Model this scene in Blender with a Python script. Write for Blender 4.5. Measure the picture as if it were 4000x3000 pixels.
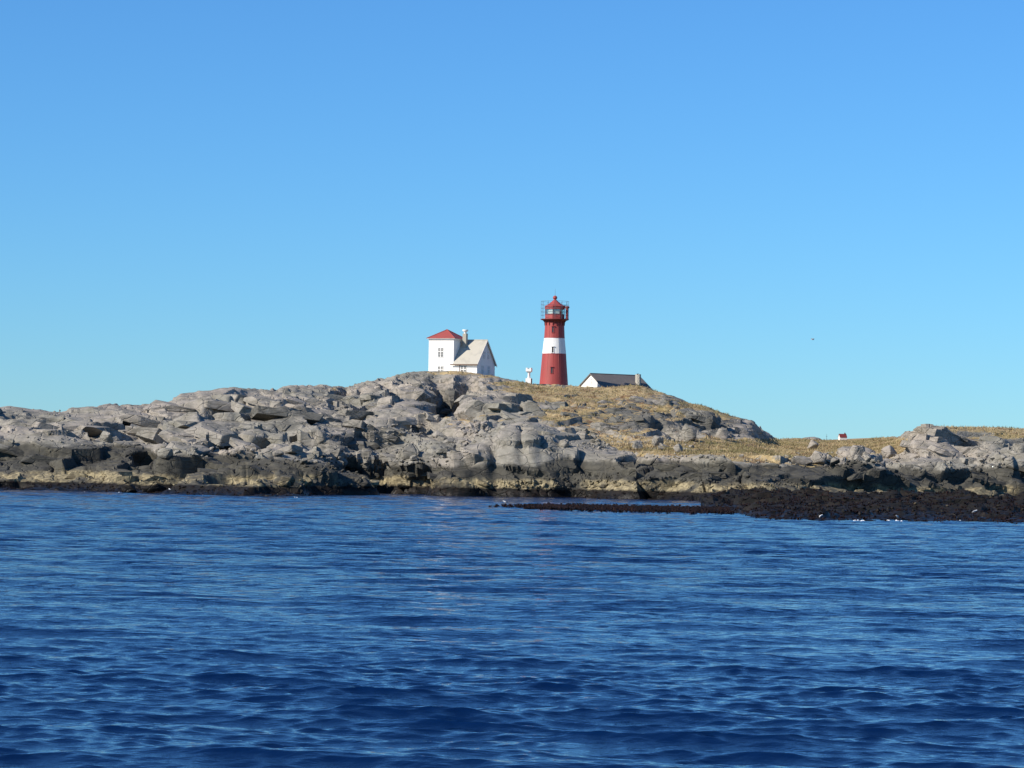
import bpy, bmesh, math, random
import numpy as np
from mathutils import Vector, Matrix, Euler

random.seed(7)
rng = np.random.default_rng(7)
S = bpy.context.scene
COL = S.collection
for o in list(bpy.data.objects):
    bpy.data.objects.remove(o)

# ------------------------------------------------------------------ camera, sky, sun, exposure
F_PX = 11616.0                      # focal length in photograph pixels (photograph is 4000 x 3000)
EYE = 4.0                          # eye height above the sea, from a boat
PITCH = math.atan(336 / F_PX)
ROLL = math.radians(0.9)
cam_d = bpy.data.cameras.new('camera')
cam = bpy.data.objects.new('camera', cam_d)
COL.objects.link(cam)
cam_d.sensor_width = 36.0
cam_d.lens = F_PX / 4000.0 * 36.0
cam_d.clip_start = 0.2
cam_d.clip_end = 20000
CAM_M = (Euler((math.radians(90) + PITCH, 0, 0), 'XYZ').to_matrix() @ Euler((0, 0, ROLL)).to_matrix()).to_4x4()
CAM_M.translation = (0, 0, EYE)
cam.matrix_world = CAM_M
S.camera = cam

SUN_EL = math.radians(32)
SUN_AZ = math.radians(-60)         # direction the light comes from: behind the camera, to the left (angle from -Y)
sun_dir = Vector((math.sin(SUN_AZ) * math.cos(SUN_EL), -math.cos(SUN_AZ) * math.cos(SUN_EL), math.sin(SUN_EL)))
world = bpy.data.worlds.new('World')
S.world = world
world.use_nodes = True
wn, wl = world.node_tree.nodes, world.node_tree.links
sky = wn.new('ShaderNodeTexSky')
sky.sky_type = 'NISHITA'
sky.sun_disc = False
sky.sun_elevation = SUN_EL
sky.sun_rotation = math.atan2(sun_dir.x, sun_dir.y)
sky.altitude = 0
sky.air_density = 1.0
sky.dust_density = 0.0
sky.ozone_density = 8.0
tint = wn.new('ShaderNodeMix')                   # the camera's white balance, the same over the whole sky
tint.data_type = 'RGBA'
tint.blend_type = 'MULTIPLY'
tint.inputs[0].default_value = 1.0
tint.inputs[7].default_value = (0.5714, 0.9256, 1.1593, 1)
bg = wn['Background']
bg.inputs['Strength'].default_value = 0.092
wl.new(sky.outputs[0], tint.inputs[6])
wl.new(tint.outputs[2], bg.inputs['Color'])

sun_l = bpy.data.lights.new('sun', 'SUN')
sun_l.energy = 5.0
sun_l.angle = math.radians(0.5)
sun_l.color = (1.0, 0.92, 0.81)
sun = bpy.data.objects.new('sun', sun_l)
COL.objects.link(sun)
sun.rotation_euler = sun_dir.to_track_quat('Z', 'Y').to_euler()

S.view_settings.view_transform = 'Standard'
S.view_settings.look = 'None'
S.view_settings.gamma = 1
S.view_settings.use_curve_mapping = False
S.view_settings.exposure = 0.4
S.cycles.max_bounces = 6

# ------------------------------------------------------------------ helpers: photograph pixel -> point at a distance
R3 = np.array(CAM_M.to_3x3())
def at(X, Y, D):
    d = R3 @ np.array([(X - 2000) / F_PX, -(Y - 1500) / F_PX, -1.0])
    return Vector((d[0] / d[1] * D, D, EYE + d[2] / d[1] * D))
def project(P):
    q = (P - np.array([0, 0, EYE])) @ R3
    return 2000 + F_PX * q[:, 0] / -q[:, 2], 1500 - F_PX * q[:, 1] / -q[:, 2]
def waterline_D(X, Y):
    d = R3 @ np.array([(X - 2000) / F_PX, -(Y - 1500) / F_PX, -1.0])
    return -EYE / (d[2] / d[1])

def dm(D):
    """distances were first paced out on a chart half as long; this is the real distance in metres"""
    return D * 2.6667 if D < 160 else 426.7 + (D - 160) * 1.2
def tag(o, label=None, cat=None, group=None, kind=None):
    for k, v in (('label', label), ('category', cat), ('group', group), ('kind', kind)):
        if v: o[k] = v
    return o
def empty(name, loc, rz=0.0):
    o = bpy.data.objects.new(name, None)
    o.empty_display_size = 0.5
    o.location = loc
    o.rotation_euler = (0, 0, rz)
    COL.objects.link(o)
    return o
def link(name, me, parent=None):
    o = bpy.data.objects.new(name, me)
    COL.objects.link(o)
    if parent: o.parent = parent
    return o

class MB:
    """collects shapes and links them as one mesh"""
    def __init__(s): s.bm = bmesh.new()
    def box(s, c, d, rz=0, m=None):
        M = Matrix.Translation(c) @ Matrix.Rotation(rz, 4, 'Z') @ Matrix.Diagonal((d[0], d[1], d[2], 1))
        if m is not None: M = m @ M
        bmesh.ops.create_cube(s.bm, size=1, matrix=M)
        return s
    def bar(s, a, b, r=0.03, n=6, r2=None):
        a, b = Vector(a), Vector(b)
        q = (b - a).to_track_quat('Z', 'Y').to_matrix().to_4x4()
        M = Matrix.Translation((a + b) / 2) @ q
        bmesh.ops.create_cone(s.bm, cap_ends=True, segments=n, radius1=r, radius2=r if r2 is None else r2, depth=(b - a).length, matrix=M)
        return s
    def lathe(s, prof, n=32, c=(0, 0), phase=0.0, cap=True):
        rings = []
        for r, z in prof:
            rings.append([s.bm.verts.new((c[0] + r * math.cos(phase + 2 * math.pi * i / n), c[1] + r * math.sin(phase + 2 * math.pi * i / n), z)) for i in range(n)])
        for k in range(len(rings) - 1):
            for i in range(n):
                j = (i + 1) % n
                s.bm.faces.new((rings[k][i], rings[k][j], rings[k + 1][j], rings[k + 1][i]))
        if cap:
            s.bm.faces.new(rings[0][::-1]); s.bm.faces.new(rings[-1])
        return s
    def poly(s, pts, faces):
        v = [s.bm.verts.new(p) for p in pts]
        for f in faces: s.bm.faces.new([v[i] for i in f])
        return s
    def slab(s, quad, th):
        """a flat plate: quad (counter-clockwise seen from outside) given thickness inwards"""
        q = [Vector(p) for p in quad]
        n = (q[1] - q[0]).cross(q[2] - q[0]).normalized()
        k = len(q)
        pts = q + [p - n * th for p in q]
        fs = [tuple(range(k)), tuple(range(2 * k - 1, k - 1, -1))] + [(i, i + k, (i + 1) % k + k, (i + 1) % k) for i in range(k)]
        return s.poly(pts, fs)
    def build(s, name, mat, parent=None, smooth=None, loc=None):
        me = bpy.data.meshes.new(name)
        bmesh.ops.recalc_face_normals(s.bm, faces=s.bm.faces)
        s.bm.to_mesh(me); s.bm.free()
        me.materials.append(mat)
        o = link(name, me, parent)
        if loc is not None: o.location = loc
        if smooth:
            for p in me.polygons: p.use_smooth = True
            try: me.set_sharp_from_angle(angle=math.radians(smooth))
            except Exception: pass
        return o

# ------------------------------------------------------------------ materials
class NT:
    def __init__(s, name):
        s.m = bpy.data.materials.new(name); s.m.use_nodes = True
        s.t = s.m.node_tree; s.b = s.t.nodes['Principled BSDF']
        s.geo = s.t.nodes.new('ShaderNodeNewGeometry')
    def n(s, k, **kw):
        o = s.t.nodes.new(k)
        for a, v in kw.items(): setattr(o, a, v)
        return o
    def put(s, sock, v):
        if isinstance(v, bpy.types.NodeSocket): s.t.links.new(v, sock)
        elif isinstance(v, tuple) and len(v) == 3 and sock.type == 'RGBA': sock.default_value = (*v, 1)
        else: sock.default_value = v
    def math(s, op, a, b=0.0, c=0.0, clamp=False):
        o = s.n('ShaderNodeMath', operation=op, use_clamp=clamp)
        for i, v in enumerate((a, b, c)): s.put(o.inputs[i], v)
        return o.outputs[0]
    def vec(s, scale, src=None, rot=(0, 0, 0)):
        o = s.n('ShaderNodeMapping')
        s.t.links.new(src or s.geo.outputs['Position'], o.inputs[0])
        o.inputs['Scale'].default_value = scale; o.inputs['Rotation'].default_value = rot
        return o.outputs[0]
    def noise(s, scale, detail=4, rough=0.55, vec=None, dist=0.0):
        o = s.n('ShaderNodeTexNoise')
        s.t.links.new(vec or s.geo.outputs['Position'], o.inputs['Vector'])
        o.inputs['Scale'].default_value = scale; o.inputs['Detail'].default_value = detail
        o.inputs['Roughness'].default_value = rough; o.inputs['Distortion'].default_value = dist
        return o.outputs[0]
    def step(s, v, lo, hi, a=0.0, b=1.0):
        o = s.n('ShaderNodeMapRange', interpolation_type='SMOOTHSTEP')
        s.put(o.inputs[0], v)
        for i, x in enumerate((lo, hi, a, b)): s.put(o.inputs[i + 1], x)
        return o.outputs[0]
    def mix(s, f, a, b, blend='MIX'):
        o = s.n('ShaderNodeMix', data_type='RGBA', blend_type=blend)
        s.put(o.inputs[0], f); s.put(o.inputs[6], a); s.put(o.inputs[7], b)
        return o.outputs[2]
    def bump(s, h, strength=0.5, dist=0.1, prev=None):
        o = s.n('ShaderNodeBump')
        o.inputs['Strength'].default_value = strength; o.inputs['Distance'].default_value = dist
        s.put(o.inputs['Height'], h)
        if prev is not None: s.t.links.new(prev, o.inputs['Normal'])
        return o.outputs[0]
    def attr(s, name, geo=True):
        return s.n('ShaderNodeAttribute', attribute_name=name, attribute_type='GEOMETRY' if geo else 'OBJECT').outputs['Fac']
    def z(s):
        o = s.n('ShaderNodeSeparateXYZ'); s.t.links.new(s.geo.outputs['Position'], o.inputs[0]); return o.outputs[2]
    def done(s, col, rough=0.8, normal=None, spec=0.3):
        s.put(s.b.inputs['Base Color'], col); s.put(s.b.inputs['Roughness'], rough)
        s.b.inputs['Specular IOR Level'].default_value = spec
        if normal is not None: s.t.links.new(normal, s.b.inputs['Normal'])
        return s.m

def paint(name, col, dirt=(0.3, 0.27, 0.22), amt=0.25, rough=0.55, boards=0.0, sc=0.9):
    t = NT(name)
    f = t.step(t.noise(sc, 5, 0.6, t.vec((1, 1, 0.25))), 0.48, 0.75, 0, amt)
    c = t.mix(f, col, dirt)
    c = t.mix(t.step(t.noise(6, 3), 0.35, 0.7, 0, 0.12), c, tuple(x * 0.7 for x in col))
    nm = t.bump(t.noise(9, 3), 0.15, 0.02)
    return t.done(c, rough, nm)

def rock_material(name, grass=True):
    t = NT(name)
    z = t.z()
    pos = t.geo.outputs['Position']
    wob = t.math('SUBTRACT', t.noise(0.09, 5, 0.6), 0.5)
    fine = t.math('SUBTRACT', t.noise(0.7, 4, 0.6), 0.5)
    zz = t.math('ADD', z, t.math('ADD', t.math('MULTIPLY', wob, 5.0), t.math('MULTIPLY', fine, 1.0)))
    big = t.noise(0.045, 4, 0.55)
    mid = t.noise(0.35, 6, 0.65, t.vec((1, 1, 2.2), rot=(0, 0.2, 0)))
    c = t.mix(t.step(big, 0.4, 0.62), (0.315, 0.28, 0.235), (0.225, 0.215, 0.18))
    c = t.mix(t.step(mid, 0.42, 0.66, 0, 0.75), c, (0.15, 0.14, 0.11))
    c = t.mix(t.step(t.noise(1.1, 5, 0.7), 0.52, 0.7, 0, 0.6), c, (0.37, 0.335, 0.285))
    c = t.mix(t.step(t.noise(0.4, 4, 0.6, t.vec((1.3, 1.3, 0.5))), 0.55, 0.72, 0, 0.3), c, (0.075, 0.07, 0.06))
    c = t.mix(t.step(t.noise(4.5, 3, 0.7), 0.5, 0.75, 0, 0.45), c, (0.13, 0.125, 0.11))
    if True:
        lf = t.math('ADD', t.attr('lichen_shade', grass), t.math('MULTIPLY', t.math('SUBTRACT', mid, 0.5), 1.6))
        c = t.mix(t.step(lf, 0.3, 0.75, 0, 0.85), c, t.mix(t.noise(0.8, 5, 0.7), (0.065, 0.065, 0.058), (0.14, 0.135, 0.115)))
        zz = t.math('SUBTRACT', zz, t.attr('splash', grass))
    # dark lichen band, pale barnacle band, weed, by height above the tide
    blk = t.mix(t.step(mid, 0.35, 0.7), (0.030, 0.030, 0.026), (0.085, 0.08, 0.062))
    c = t.mix(t.step(zz, 5.1, 5.9, 0.93, 0.0), c, blk)
    pale = t.mix(t.step(t.noise(1.6, 4), 0.35, 0.65), (0.13, 0.108, 0.065), (0.32, 0.27, 0.16))
    zy = t.math('ADD', z, t.math('ADD', t.math('MULTIPLY', wob, 2.0), t.math('MULTIPLY', fine, 1.0)))
    py = t.math('MULTIPLY', t.step(zy, 3.0, 2.3), t.step(t.noise(0.16, 5, 0.7), 0.40, 0.54))
    c = t.mix(py, c, pale)
    weed = t.mix(t.step(t.noise(1.3, 5, 0.7), 0.4, 0.75), (0.006, 0.006, 0.005), (0.020, 0.013, 0.009))
    zw = t.math('ADD', z, t.math('MULTIPLY', fine, 0.9))
    c = t.mix(t.step(t.math('SUBTRACT', zw, t.math('MULTIPLY', t.attr('reef', grass), 2.0)), 1.5, 1.1), c, weed)
    if grass:
        g = t.attr('grass')
        nz = t.n('ShaderNodeSeparateXYZ'); t.t.links.new(t.geo.outputs['True Normal'], nz.inputs[0])
        gf = t.math('ADD', g, t.math('MULTIPLY', t.math('SUBTRACT', t.noise(0.35, 5, 0.65), 0.5), 2.0))
        gf = t.math('ADD', gf, t.math('MULTIPLY', t.math('SUBTRACT', nz.outputs[2], 0.8), 0.8))
        gf = t.math('MULTIPLY', t.step(gf, 0.42, 0.62), t.step(g, 0.03, 0.12))
        gc = t.mix(t.step(t.noise(0.12, 4, 0.6), 0.4, 0.6), (0.36, 0.265, 0.13), (0.25, 0.19, 0.08))
        gc = t.mix(t.step(t.noise(0.3, 5, 0.65), 0.5, 0.62, 0, 0.75), gc, (0.115, 0.05, 0.025))
        gc = t.mix(t.step(t.noise(0.9, 5, 0.7), 0.42, 0.68, 0, 0.7), gc, (0.48, 0.385, 0.22))
        c = t.mix(gf, c, gc)
    vo = t.n('ShaderNodeTexVoronoi', feature='DISTANCE_TO_EDGE')
    dvec = t.n('ShaderNodeVectorMath', operation='ADD')
    t.t.links.new(t.vec((0.30, 0.26, 0.75), rot=(0.1, 0.26, 0.3)), dvec.inputs[0])
    nz_ = t.n('ShaderNodeTexNoise'); t.t.links.new(pos, nz_.inputs['Vector']); nz_.inputs['Scale'].default_value = 0.25; nz_.inputs['Detail'].default_value = 3
    t.t.links.new(nz_.outputs['Color'], dvec.inputs[1])
    t.t.links.new(dvec.outputs[0], vo.inputs['Vector']); vo.inputs['Scale'].default_value = 1.0
    joint = t.step(vo.outputs['Distance'], 0.0, 0.05)
    h0 = t.bump(joint, 0.6, 0.35)
    h1 = t.bump(t.noise(0.9, 8, 0.62, t.vec((1, 1, 1.8), rot=(0, 0.2, 0))), 0.5, 0.4, h0)
    h2 = t.bump(t.noise(5.0, 6, 0.7), 0.5, 0.10, h1)
    rough = t.step(zw, 0.2, 1.2, 0.45, 0.88)
    return t.done(c, rough, h2, 0.25)

M = {}
M['rock'] = rock_material('coastal_rock')
M['boulder'] = rock_material('boulder_rock', False)
M['white'] = paint('white_paint', (0.80, 0.79, 0.75), amt=0.12)
M['trim'] = paint('trim_paint', (0.72, 0.66, 0.6), amt=0.2)
M['red'] = paint('red_paint', (0.33, 0.062, 0.056), (0.20, 0.062, 0.05), 0.5)
M['dark_red'] = paint('dark_red_paint', (0.16, 0.03, 0.028), (0.06, 0.02, 0.02), 0.5)
M['red_roof'] = paint('red_roof_tiles', (0.33, 0.075, 0.062), (0.22, 0.07, 0.06), 0.5)
M['grey_roof'] = paint('pale_fibre_roof', (0.45, 0.42, 0.345), (0.30, 0.285, 0.24), 0.6)
M['slate'] = paint('dark_slate', (0.15, 0.135, 0.125), (0.22, 0.19, 0.17), 0.7, 0.8)
M['brown'] = paint('brown_gutter', (0.14, 0.085, 0.06))
M['concrete'] = paint('concrete', (0.36, 0.34, 0.28), (0.2, 0.19, 0.16), 0.5, 0.85)
M['iron'] = paint('dark_iron', (0.06, 0.055, 0.06), (0.12, 0.06, 0.04), 0.4)
M['rail'] = paint('galvanised_rail', (0.12, 0.13, 0.15), (0.1, 0.06, 0.05), 0.4)
def glass_mat(name, col, rough=0.06):
    t = NT(name)
    t.done(t.mix(t.noise(0.8, 2), col, tuple(x * 1.6 for x in col)), rough, None, 0.6)
    return t.m
M['pane'] = glass_mat('window_glass', (0.05, 0.04, 0.03))
M['shade_pane'] = paint('shade_faded_pane', (0.40, 0.41, 0.42), amt=0.2)  # pale pane colour paints in the low contrast of the shaded gable windows
M['lens'] = paint('pale_lantern_curtain', (0.62, 0.64, 0.58), (0.3, 0.3, 0.28), 0.4)
def lantern_glass():
    t = NT('lantern_glass')
    tr = t.n('ShaderNodeBsdfTransparent'); gl = t.n('ShaderNodeBsdfGlossy'); mx = t.n('ShaderNodeMixShader')
    tr.inputs[0].default_value = (0.93, 0.96, 0.95, 1); gl.inputs['Roughness'].default_value = 0.03
    t.put(mx.inputs[0], t.step(t.noise(1.5, 2), 0.2, 0.8, 0.08, 0.16))
    t.t.links.new(tr.outputs[0], mx.inputs[1]); t.t.links.new(gl.outputs[0], mx.inputs[2])
    t.t.links.new(mx.outputs[0], t.t.nodes['Material Output'].inputs[0])
    return t.m
M['lantern_glass'] = lantern_glass()
M['log'] = paint('weathered_wood', (0.42, 0.38, 0.32), (0.2, 0.18, 0.15), 0.4)
M['feather_white'] = paint('white_feathers', (0.8, 0.8, 0.78), amt=0.05)
M['feather_grey'] = paint('grey_feathers', (0.22, 0.24, 0.27), amt=0.05)

def weed_material():
    t = NT('brown_kelp')
    c = t.mix(t.step(t.noise(2.0, 5, 0.7), 0.35, 0.65), (0.006, 0.005, 0.005), (0.024, 0.013, 0.009))
    c = t.mix(t.step(t.noise(0.3, 3), 0.5, 0.65, 0, 0.5), c, (0.03, 0.013, 0.009))
    return t.done(c, 0.6, None, 0.2)
M['weed'] = weed_material()
def tuft_material():
    t = NT('dry_grass')
    c = t.mix(t.step(t.noise(0.08, 5, 0.65), 0.42, 0.56), (0.40, 0.315, 0.175), (0.185, 0.165, 0.075))
    c = t.mix(t.step(t.noise(0.3, 5, 0.65), 0.5, 0.62, 0, 0.75), c, (0.12, 0.06, 0.033))
    c = t.mix(t.step(t.noise(2.0, 3, 0.6), 0.5, 0.7, 0, 0.5), c, (0.5, 0.40, 0.23))
    return t.done(c, 0.8, None, 0.15)
M['tuft'] = tuft_material()
def moor_material():
    t = NT('far_moor_grass')
    c = t.mix(t.step(t.noise(0.03, 5, 0.6), 0.4, 0.6), (0.42, 0.30, 0.17), (0.30, 0.20, 0.09))
    c = t.mix(t.step(t.noise(0.1, 5, 0.6), 0.55, 0.65, 0, 0.5), c, (0.28, 0.26, 0.23))
    return t.done(c, 0.9, t.bump(t.noise(0.3, 5), 0.5, 0.4), 0.1)
M['moor'] = moor_material()
def sea_material():
    t = NT('sea_water')
    c = t.mix(t.noise(0.03, 3), (0.0005, 0.008, 0.040), (0.0008, 0.011, 0.052))
    v = t.vec((1.0, 1.9, 1.0), rot=(0, 0, 0.12))
    rp = t.math('MULTIPLY_ADD', t.attr('ripple'), 5.0, 0.8)
    n1 = t.bump(t.math('MULTIPLY', t.noise(1.6, 4, 0.5, v), rp), 0.5, 0.10)
    n2 = t.bump(t.noise(5.0, 4, 0.55, v), 0.5, 0.03, n1)
    t.put(t.b.inputs['IOR'], 1.5)
    return t.done(c, 0.06, n2, 0.5)
M['sea'] = sea_material()
t = NT('sea_foam'); M['foam'] = t.done((0.75, 0.78, 0.8), 0.6)

# ------------------------------------------------------------------ numpy noise
U32 = np.uint32
def h3(ix, iy, iz, s):
    with np.errstate(over='ignore'):
        h = ix.astype(np.int64).astype(U32) * U32(374761393) + iy.astype(np.int64).astype(U32) * U32(668265263) + iz.astype(np.int64).astype(U32) * U32(2147483647) + U32((s * 974711 + 12345) & 0xffffffff)
        h = (h ^ (h >> U32(13))) * U32(1274126177)
        h = (h ^ (h >> U32(15))) * U32(2246822519)
        h = h ^ (h >> U32(16))
    return h
def r01(h, k=0):
    with np.errstate(over='ignore'):
        g = (h + U32((k * 0x9E3779B9) & 0xffffffff)) * U32(2654435761)
        g = (g ^ (g >> U32(15))) * U32(2246822519)
        g = g ^ (g >> U32(13))
    return (g & U32(0xffffff)).astype(np.float32) / np.float32(0xffffff)
def vnoise(P, s=0):
    I = np.floor(P); f = (P - I).astype(np.float32); f = f * f * (3 - 2 * f)
    ix, iy, iz = I[:, 0], I[:, 1], I[:, 2]
    out = 0
    for a in (0, 1):
        wa = f[:, 0] if a else 1 - f[:, 0]
        for b in (0, 1):
            wb = wa * (f[:, 1] if b else 1 - f[:, 1])
            for c in (0, 1):
                wc = wb * (f[:, 2] if c else 1 - f[:, 2])
                out = out + wc * r01(h3(ix + a, iy + b, iz + c, s))
    return out - 0.5
def fbm(P, oct=4, s=0, gain=0.5):
    out, a, n = 0, 1.0, 0.0
    for k in range(oct):
        out = out + a * vnoise(P * (2.03 ** k) + 17.3 * k, s + k); n += a; a *= gain
    return out / n
def voronoi(Q, s, jit=0.85):
    I = np.floor(Q); n = len(Q)
    f1 = np.full(n, 9e9, np.float32); f2 = f1.copy(); hid = np.zeros(n, U32); dv = np.zeros((n, 3), np.float32); hi2 = hid.copy(); dv2 = dv.copy()
    for a in (-1, 0, 1):
        for b in (-1, 0, 1):
            for c in (-1, 0, 1):
                h = h3(I[:, 0] + a, I[:, 1] + b, I[:, 2] + c, s)
                d = np.stack([I[:, 0] + a + 0.5 + jit * (r01(h, 1) - 0.5) - Q[:, 0], I[:, 1] + b + 0.5 + jit * (r01(h, 2) - 0.5) - Q[:, 1], I[:, 2] + c + 0.5 + jit * (r01(h, 3) - 0.5) - Q[:, 2]], 1).astype(np.float32)
                dd = np.abs(d) ** 2.0
                dd = dd.sum(1)
                m = dd < f1; m2 = (~m) & (dd < f2)
                f2 = np.where(m, f1, np.where(m2, dd, f2))
                hi2 = np.where(m, hid, np.where(m2, h, hi2)); dv2[m] = dv[m]; dv2[m2] = d[m2]
                f1 = np.where(m, dd, f1); hid = np.where(m, h, hid); dv[m] = d[m]
    return hid, np.sqrt(f1), np.sqrt(f2), dv, hi2, dv2

# ------------------------------------------------------------------ the islet terrain
CREST = [(-700,1600),(0,1588),(25,1582),(90,1590),(130,1600),(145,1597),(250,1605),(270,1593),(330,1590),(345,1587),(415,1588),(430,1578),(520,1577),(540,1580),(640,1572),(660,1566),(700,1537),(770,1529),(837,1525),(874,1515),(902,1511),(960,1519),(1080,1523),(1116,1508),(1138,1505),(1221,1508),(1293,1507),(1344,1503),(1402,1501),(1459,1485),(1537,1467),(1588,1454),(1653,1449),(1704,1445),(1762,1447),(1809,1451),(1859,1456),(1881,1461),(1935,1469),(1997,1481),(2033,1487),(2087,1503),(2143,1505),(2190,1504),(2220,1508),(2274,1513),(2353,1512),(2476,1503),(2516,1508),(2552,1525),(2581,1530),(2628,1548),(2686,1574),(2744,1583),(2805,1606),(2860,1624),(2941,1644),(2990,1684),(3039,1714),(3060,1712),(3125,1712),(3256,1722),(3343,1722),(3424,1711),(3516,1703),(3533,1680),(3560,1666),(3614,1665),(3815,1667),(4000,1671),(4700,1690)]
WATER = [(-700,1905),(0,1915),(400,1923),(800,1934),(1000,1940),(1185,1942),(1230,1931),(1400,1925),(1600,1929),(1950,1936),(2200,1942),(2400,1950),(2600,1955),(2800,1960),(3000,1964),(4700,1975)]
ST = {  # station: p1..p7 as (Y, D), then crest D
 -700: [(1880,163),(1840,169),(1800,176),(1760,184),(1715,193),(1670,203),(1635,215),228],
 0: [(1885,163),(1840,169),(1800,176),(1760,184),(1710,193),(1660,203),(1620,215),228],
 200: [(1885,162),(1845,168),(1800,176),(1750,186),(1700,196),(1660,207),(1628,218),230],
 400: [(1890,160),(1850,166),(1800,175),(1745,187),(1700,198),(1655,210),(1620,221),234],
 600: [(1897,152),(1860,160),(1800,173),(1745,187),(1695,202),(1645,219),(1605,233),247],
 800: [(1897,150),(1860,158),(1800,172),(1745,185),(1690,199),(1635,216),(1575,236),255],
 1000: [(1902,148),(1868,155),(1800,170),(1765,182),(1700,200),(1635,219),(1570,242),265],
 1200: [(1898,155),(1862,162),(1800,172),(1772,187),(1690,207),(1620,230),(1555,255),272],
 1400: [(1890,165),(1850,172),(1805,182),(1775,192),(1690,215),(1610,243),(1545,268),285],
 1600: [(1890,165),(1850,172),(1810,182),(1785,192),(1700,215),(1600,248),(1510,278),300],
 1800: [(1895,165),(1855,170),(1815,177),(1775,187),(1690,213),(1600,245),(1510,278),298],
 2000: [(1898,163),(1865,168),(1815,175),(1775,187),(1690,212),(1610,245),(1540,275),300],
 2200: [(1902,160),(1870,165),(1800,173),(1770,190),(1700,212),(1630,242),(1560,272),302],
 2400: [(1906,155),(1873,160),(1792,171),(1768,188),(1735,213),(1670,240),(1590,268),305],
 2600: [(1910,152),(1880,157),(1788,168),(1768,188),(1738,215),(1670,243),(1590,272),297],
 2800: [(1915,148),(1885,153),(1792,165),(1768,188),(1742,230),(1710,255),(1655,275),292],
 2950: [(1920,149),(1888,154),(1794,166),(1776,188),(1752,235),(1730,262),(1690,278),292],
 3050: [(1925,150),(1890,155),(1798,167),(1784,190),(1764,240),(1740,310),(1728,360),400],
 3200: [(1922,151),(1888,156),(1812,168),(1798,190),(1770,240),(1748,310),(1730,360),400],
 3400: [(1915,152),(1880,157),(1826,168),(1810,185),(1780,230),(1748,300),(1728,350),400],
 3500: [(1915,152),(1880,157),(1830,167),(1816,183),(1790,215),(1752,270),(1722,320),360],
 3600: [(1915,152),(1878,158),(1833,166),(1826,180),(1805,197),(1760,208),(1705,217),228],
 3800: [(1912,152),(1880,158),(1843,166),(1832,180),(1795,200),(1745,216),(1705,230),242],
 4000: [(1912,152),(1885,158),(1852,166),(1840,180),(1800,197),(1745,216),(1705,232),247],
 4700: [(1912,152),(1885,158),(1855,166),(1845,180),(1805,197),(1755,216),(1720,232),247]}
NU, NV = 730, 1000
ST = {x: [(y, dm(d)) for y, d in v[:7]] + [dm(v[7])] for x, v in ST.items()}
xs = np.array(sorted(ST))
Xc = np.concatenate([np.linspace(-700, -60, 70)[:-1], np.linspace(-60, 4060, NU - 138), np.linspace(4060, 4700, 70)[1:]])
NU = len(Xc)
cr = np.array(CREST, float); wa = np.array(WATER, float)
DF = np.linspace(187, 990, 1900)                 # fine depths for the macro profile
base_z = np.zeros((NU, len(DF)), np.float32)
colU = np.zeros(NU)
def uz(X, Y):                                    # slope factors of the ray through a pixel
    d = R3 @ np.array([(X - 2000) / F_PX, -(Y - 1500) / F_PX, -1.0]); return d[0] / d[1], d[2] / d[1]
ctrl = np.array([[list(p) for p in ST[x][:7]] for x in xs], float)      # ns,7,2
cD = np.array([ST[x][7] for x in xs], float)
for i, X in enumerate(Xc):
    Yw = np.interp(X, wa[:, 0], wa[:, 1]); Yc = np.interp(X, cr[:, 0], cr[:, 1]); Dc = np.interp(X, xs, cD)
    pts = [(Yw, waterline_D(X, Yw))]
    for k in range(7):
        pts.append((np.interp(X, xs, ctrl[:, k, 0]), np.interp(X, xs, ctrl[:, k, 1])))
    pts.append((Yc, Dc))
    D = [p[1] for p in pts]; Z = [EYE + uz(X, p[0])[1] * p[1] for p in pts]
    Z[0] = 0.0
    for k in range(1, len(D)): D[k] = max(D[k], D[k - 1] + 3.0)
    Dc = D[-1]
    Z = [0.0] + [EYE + uz(X, p[0])[1] * d for p, d in zip(pts[1:], D[1:])]
    zc = Z[-1]
    D = [150, D[0] - 60, D[0] - 20] + D + [Dc + 28, Dc + 70, Dc + 150, max(Dc + 200, 1000)]
    Z = [-6, -4, -1.6] + Z + [zc - 0.9, zc - 5, max(zc - 13, -4), max(zc - 24, -6)]
    colU[i] = uz(X, 1700)[0]
    base_z[i] = np.interp(DF, D, Z)
# soften the kinks of the profile a little (along depth and across)
def blur(a, k, ax):
    w = np.exp(-np.linspace(-2, 2, 2 * k + 1) ** 2); w /= w.sum()
    p = np.pad(a, [(k, k) if j == ax else (0, 0) for j in range(2)], mode='edge')
    return sum(w[j] * np.take(p, np.arange(j, j + a.shape[ax]), axis=ax) for j in range(2 * k + 1))
base_z = blur(base_z, 3, 1)
GX = colU[:, None] * DF[None, :]
GY = np.broadcast_to(DF[None, :], GX.shape)
OUT = np.zeros(GX.shape, np.float32)
SM = np.zeros(GX.shape, np.float32)               # how smooth the ice left the rock

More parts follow.
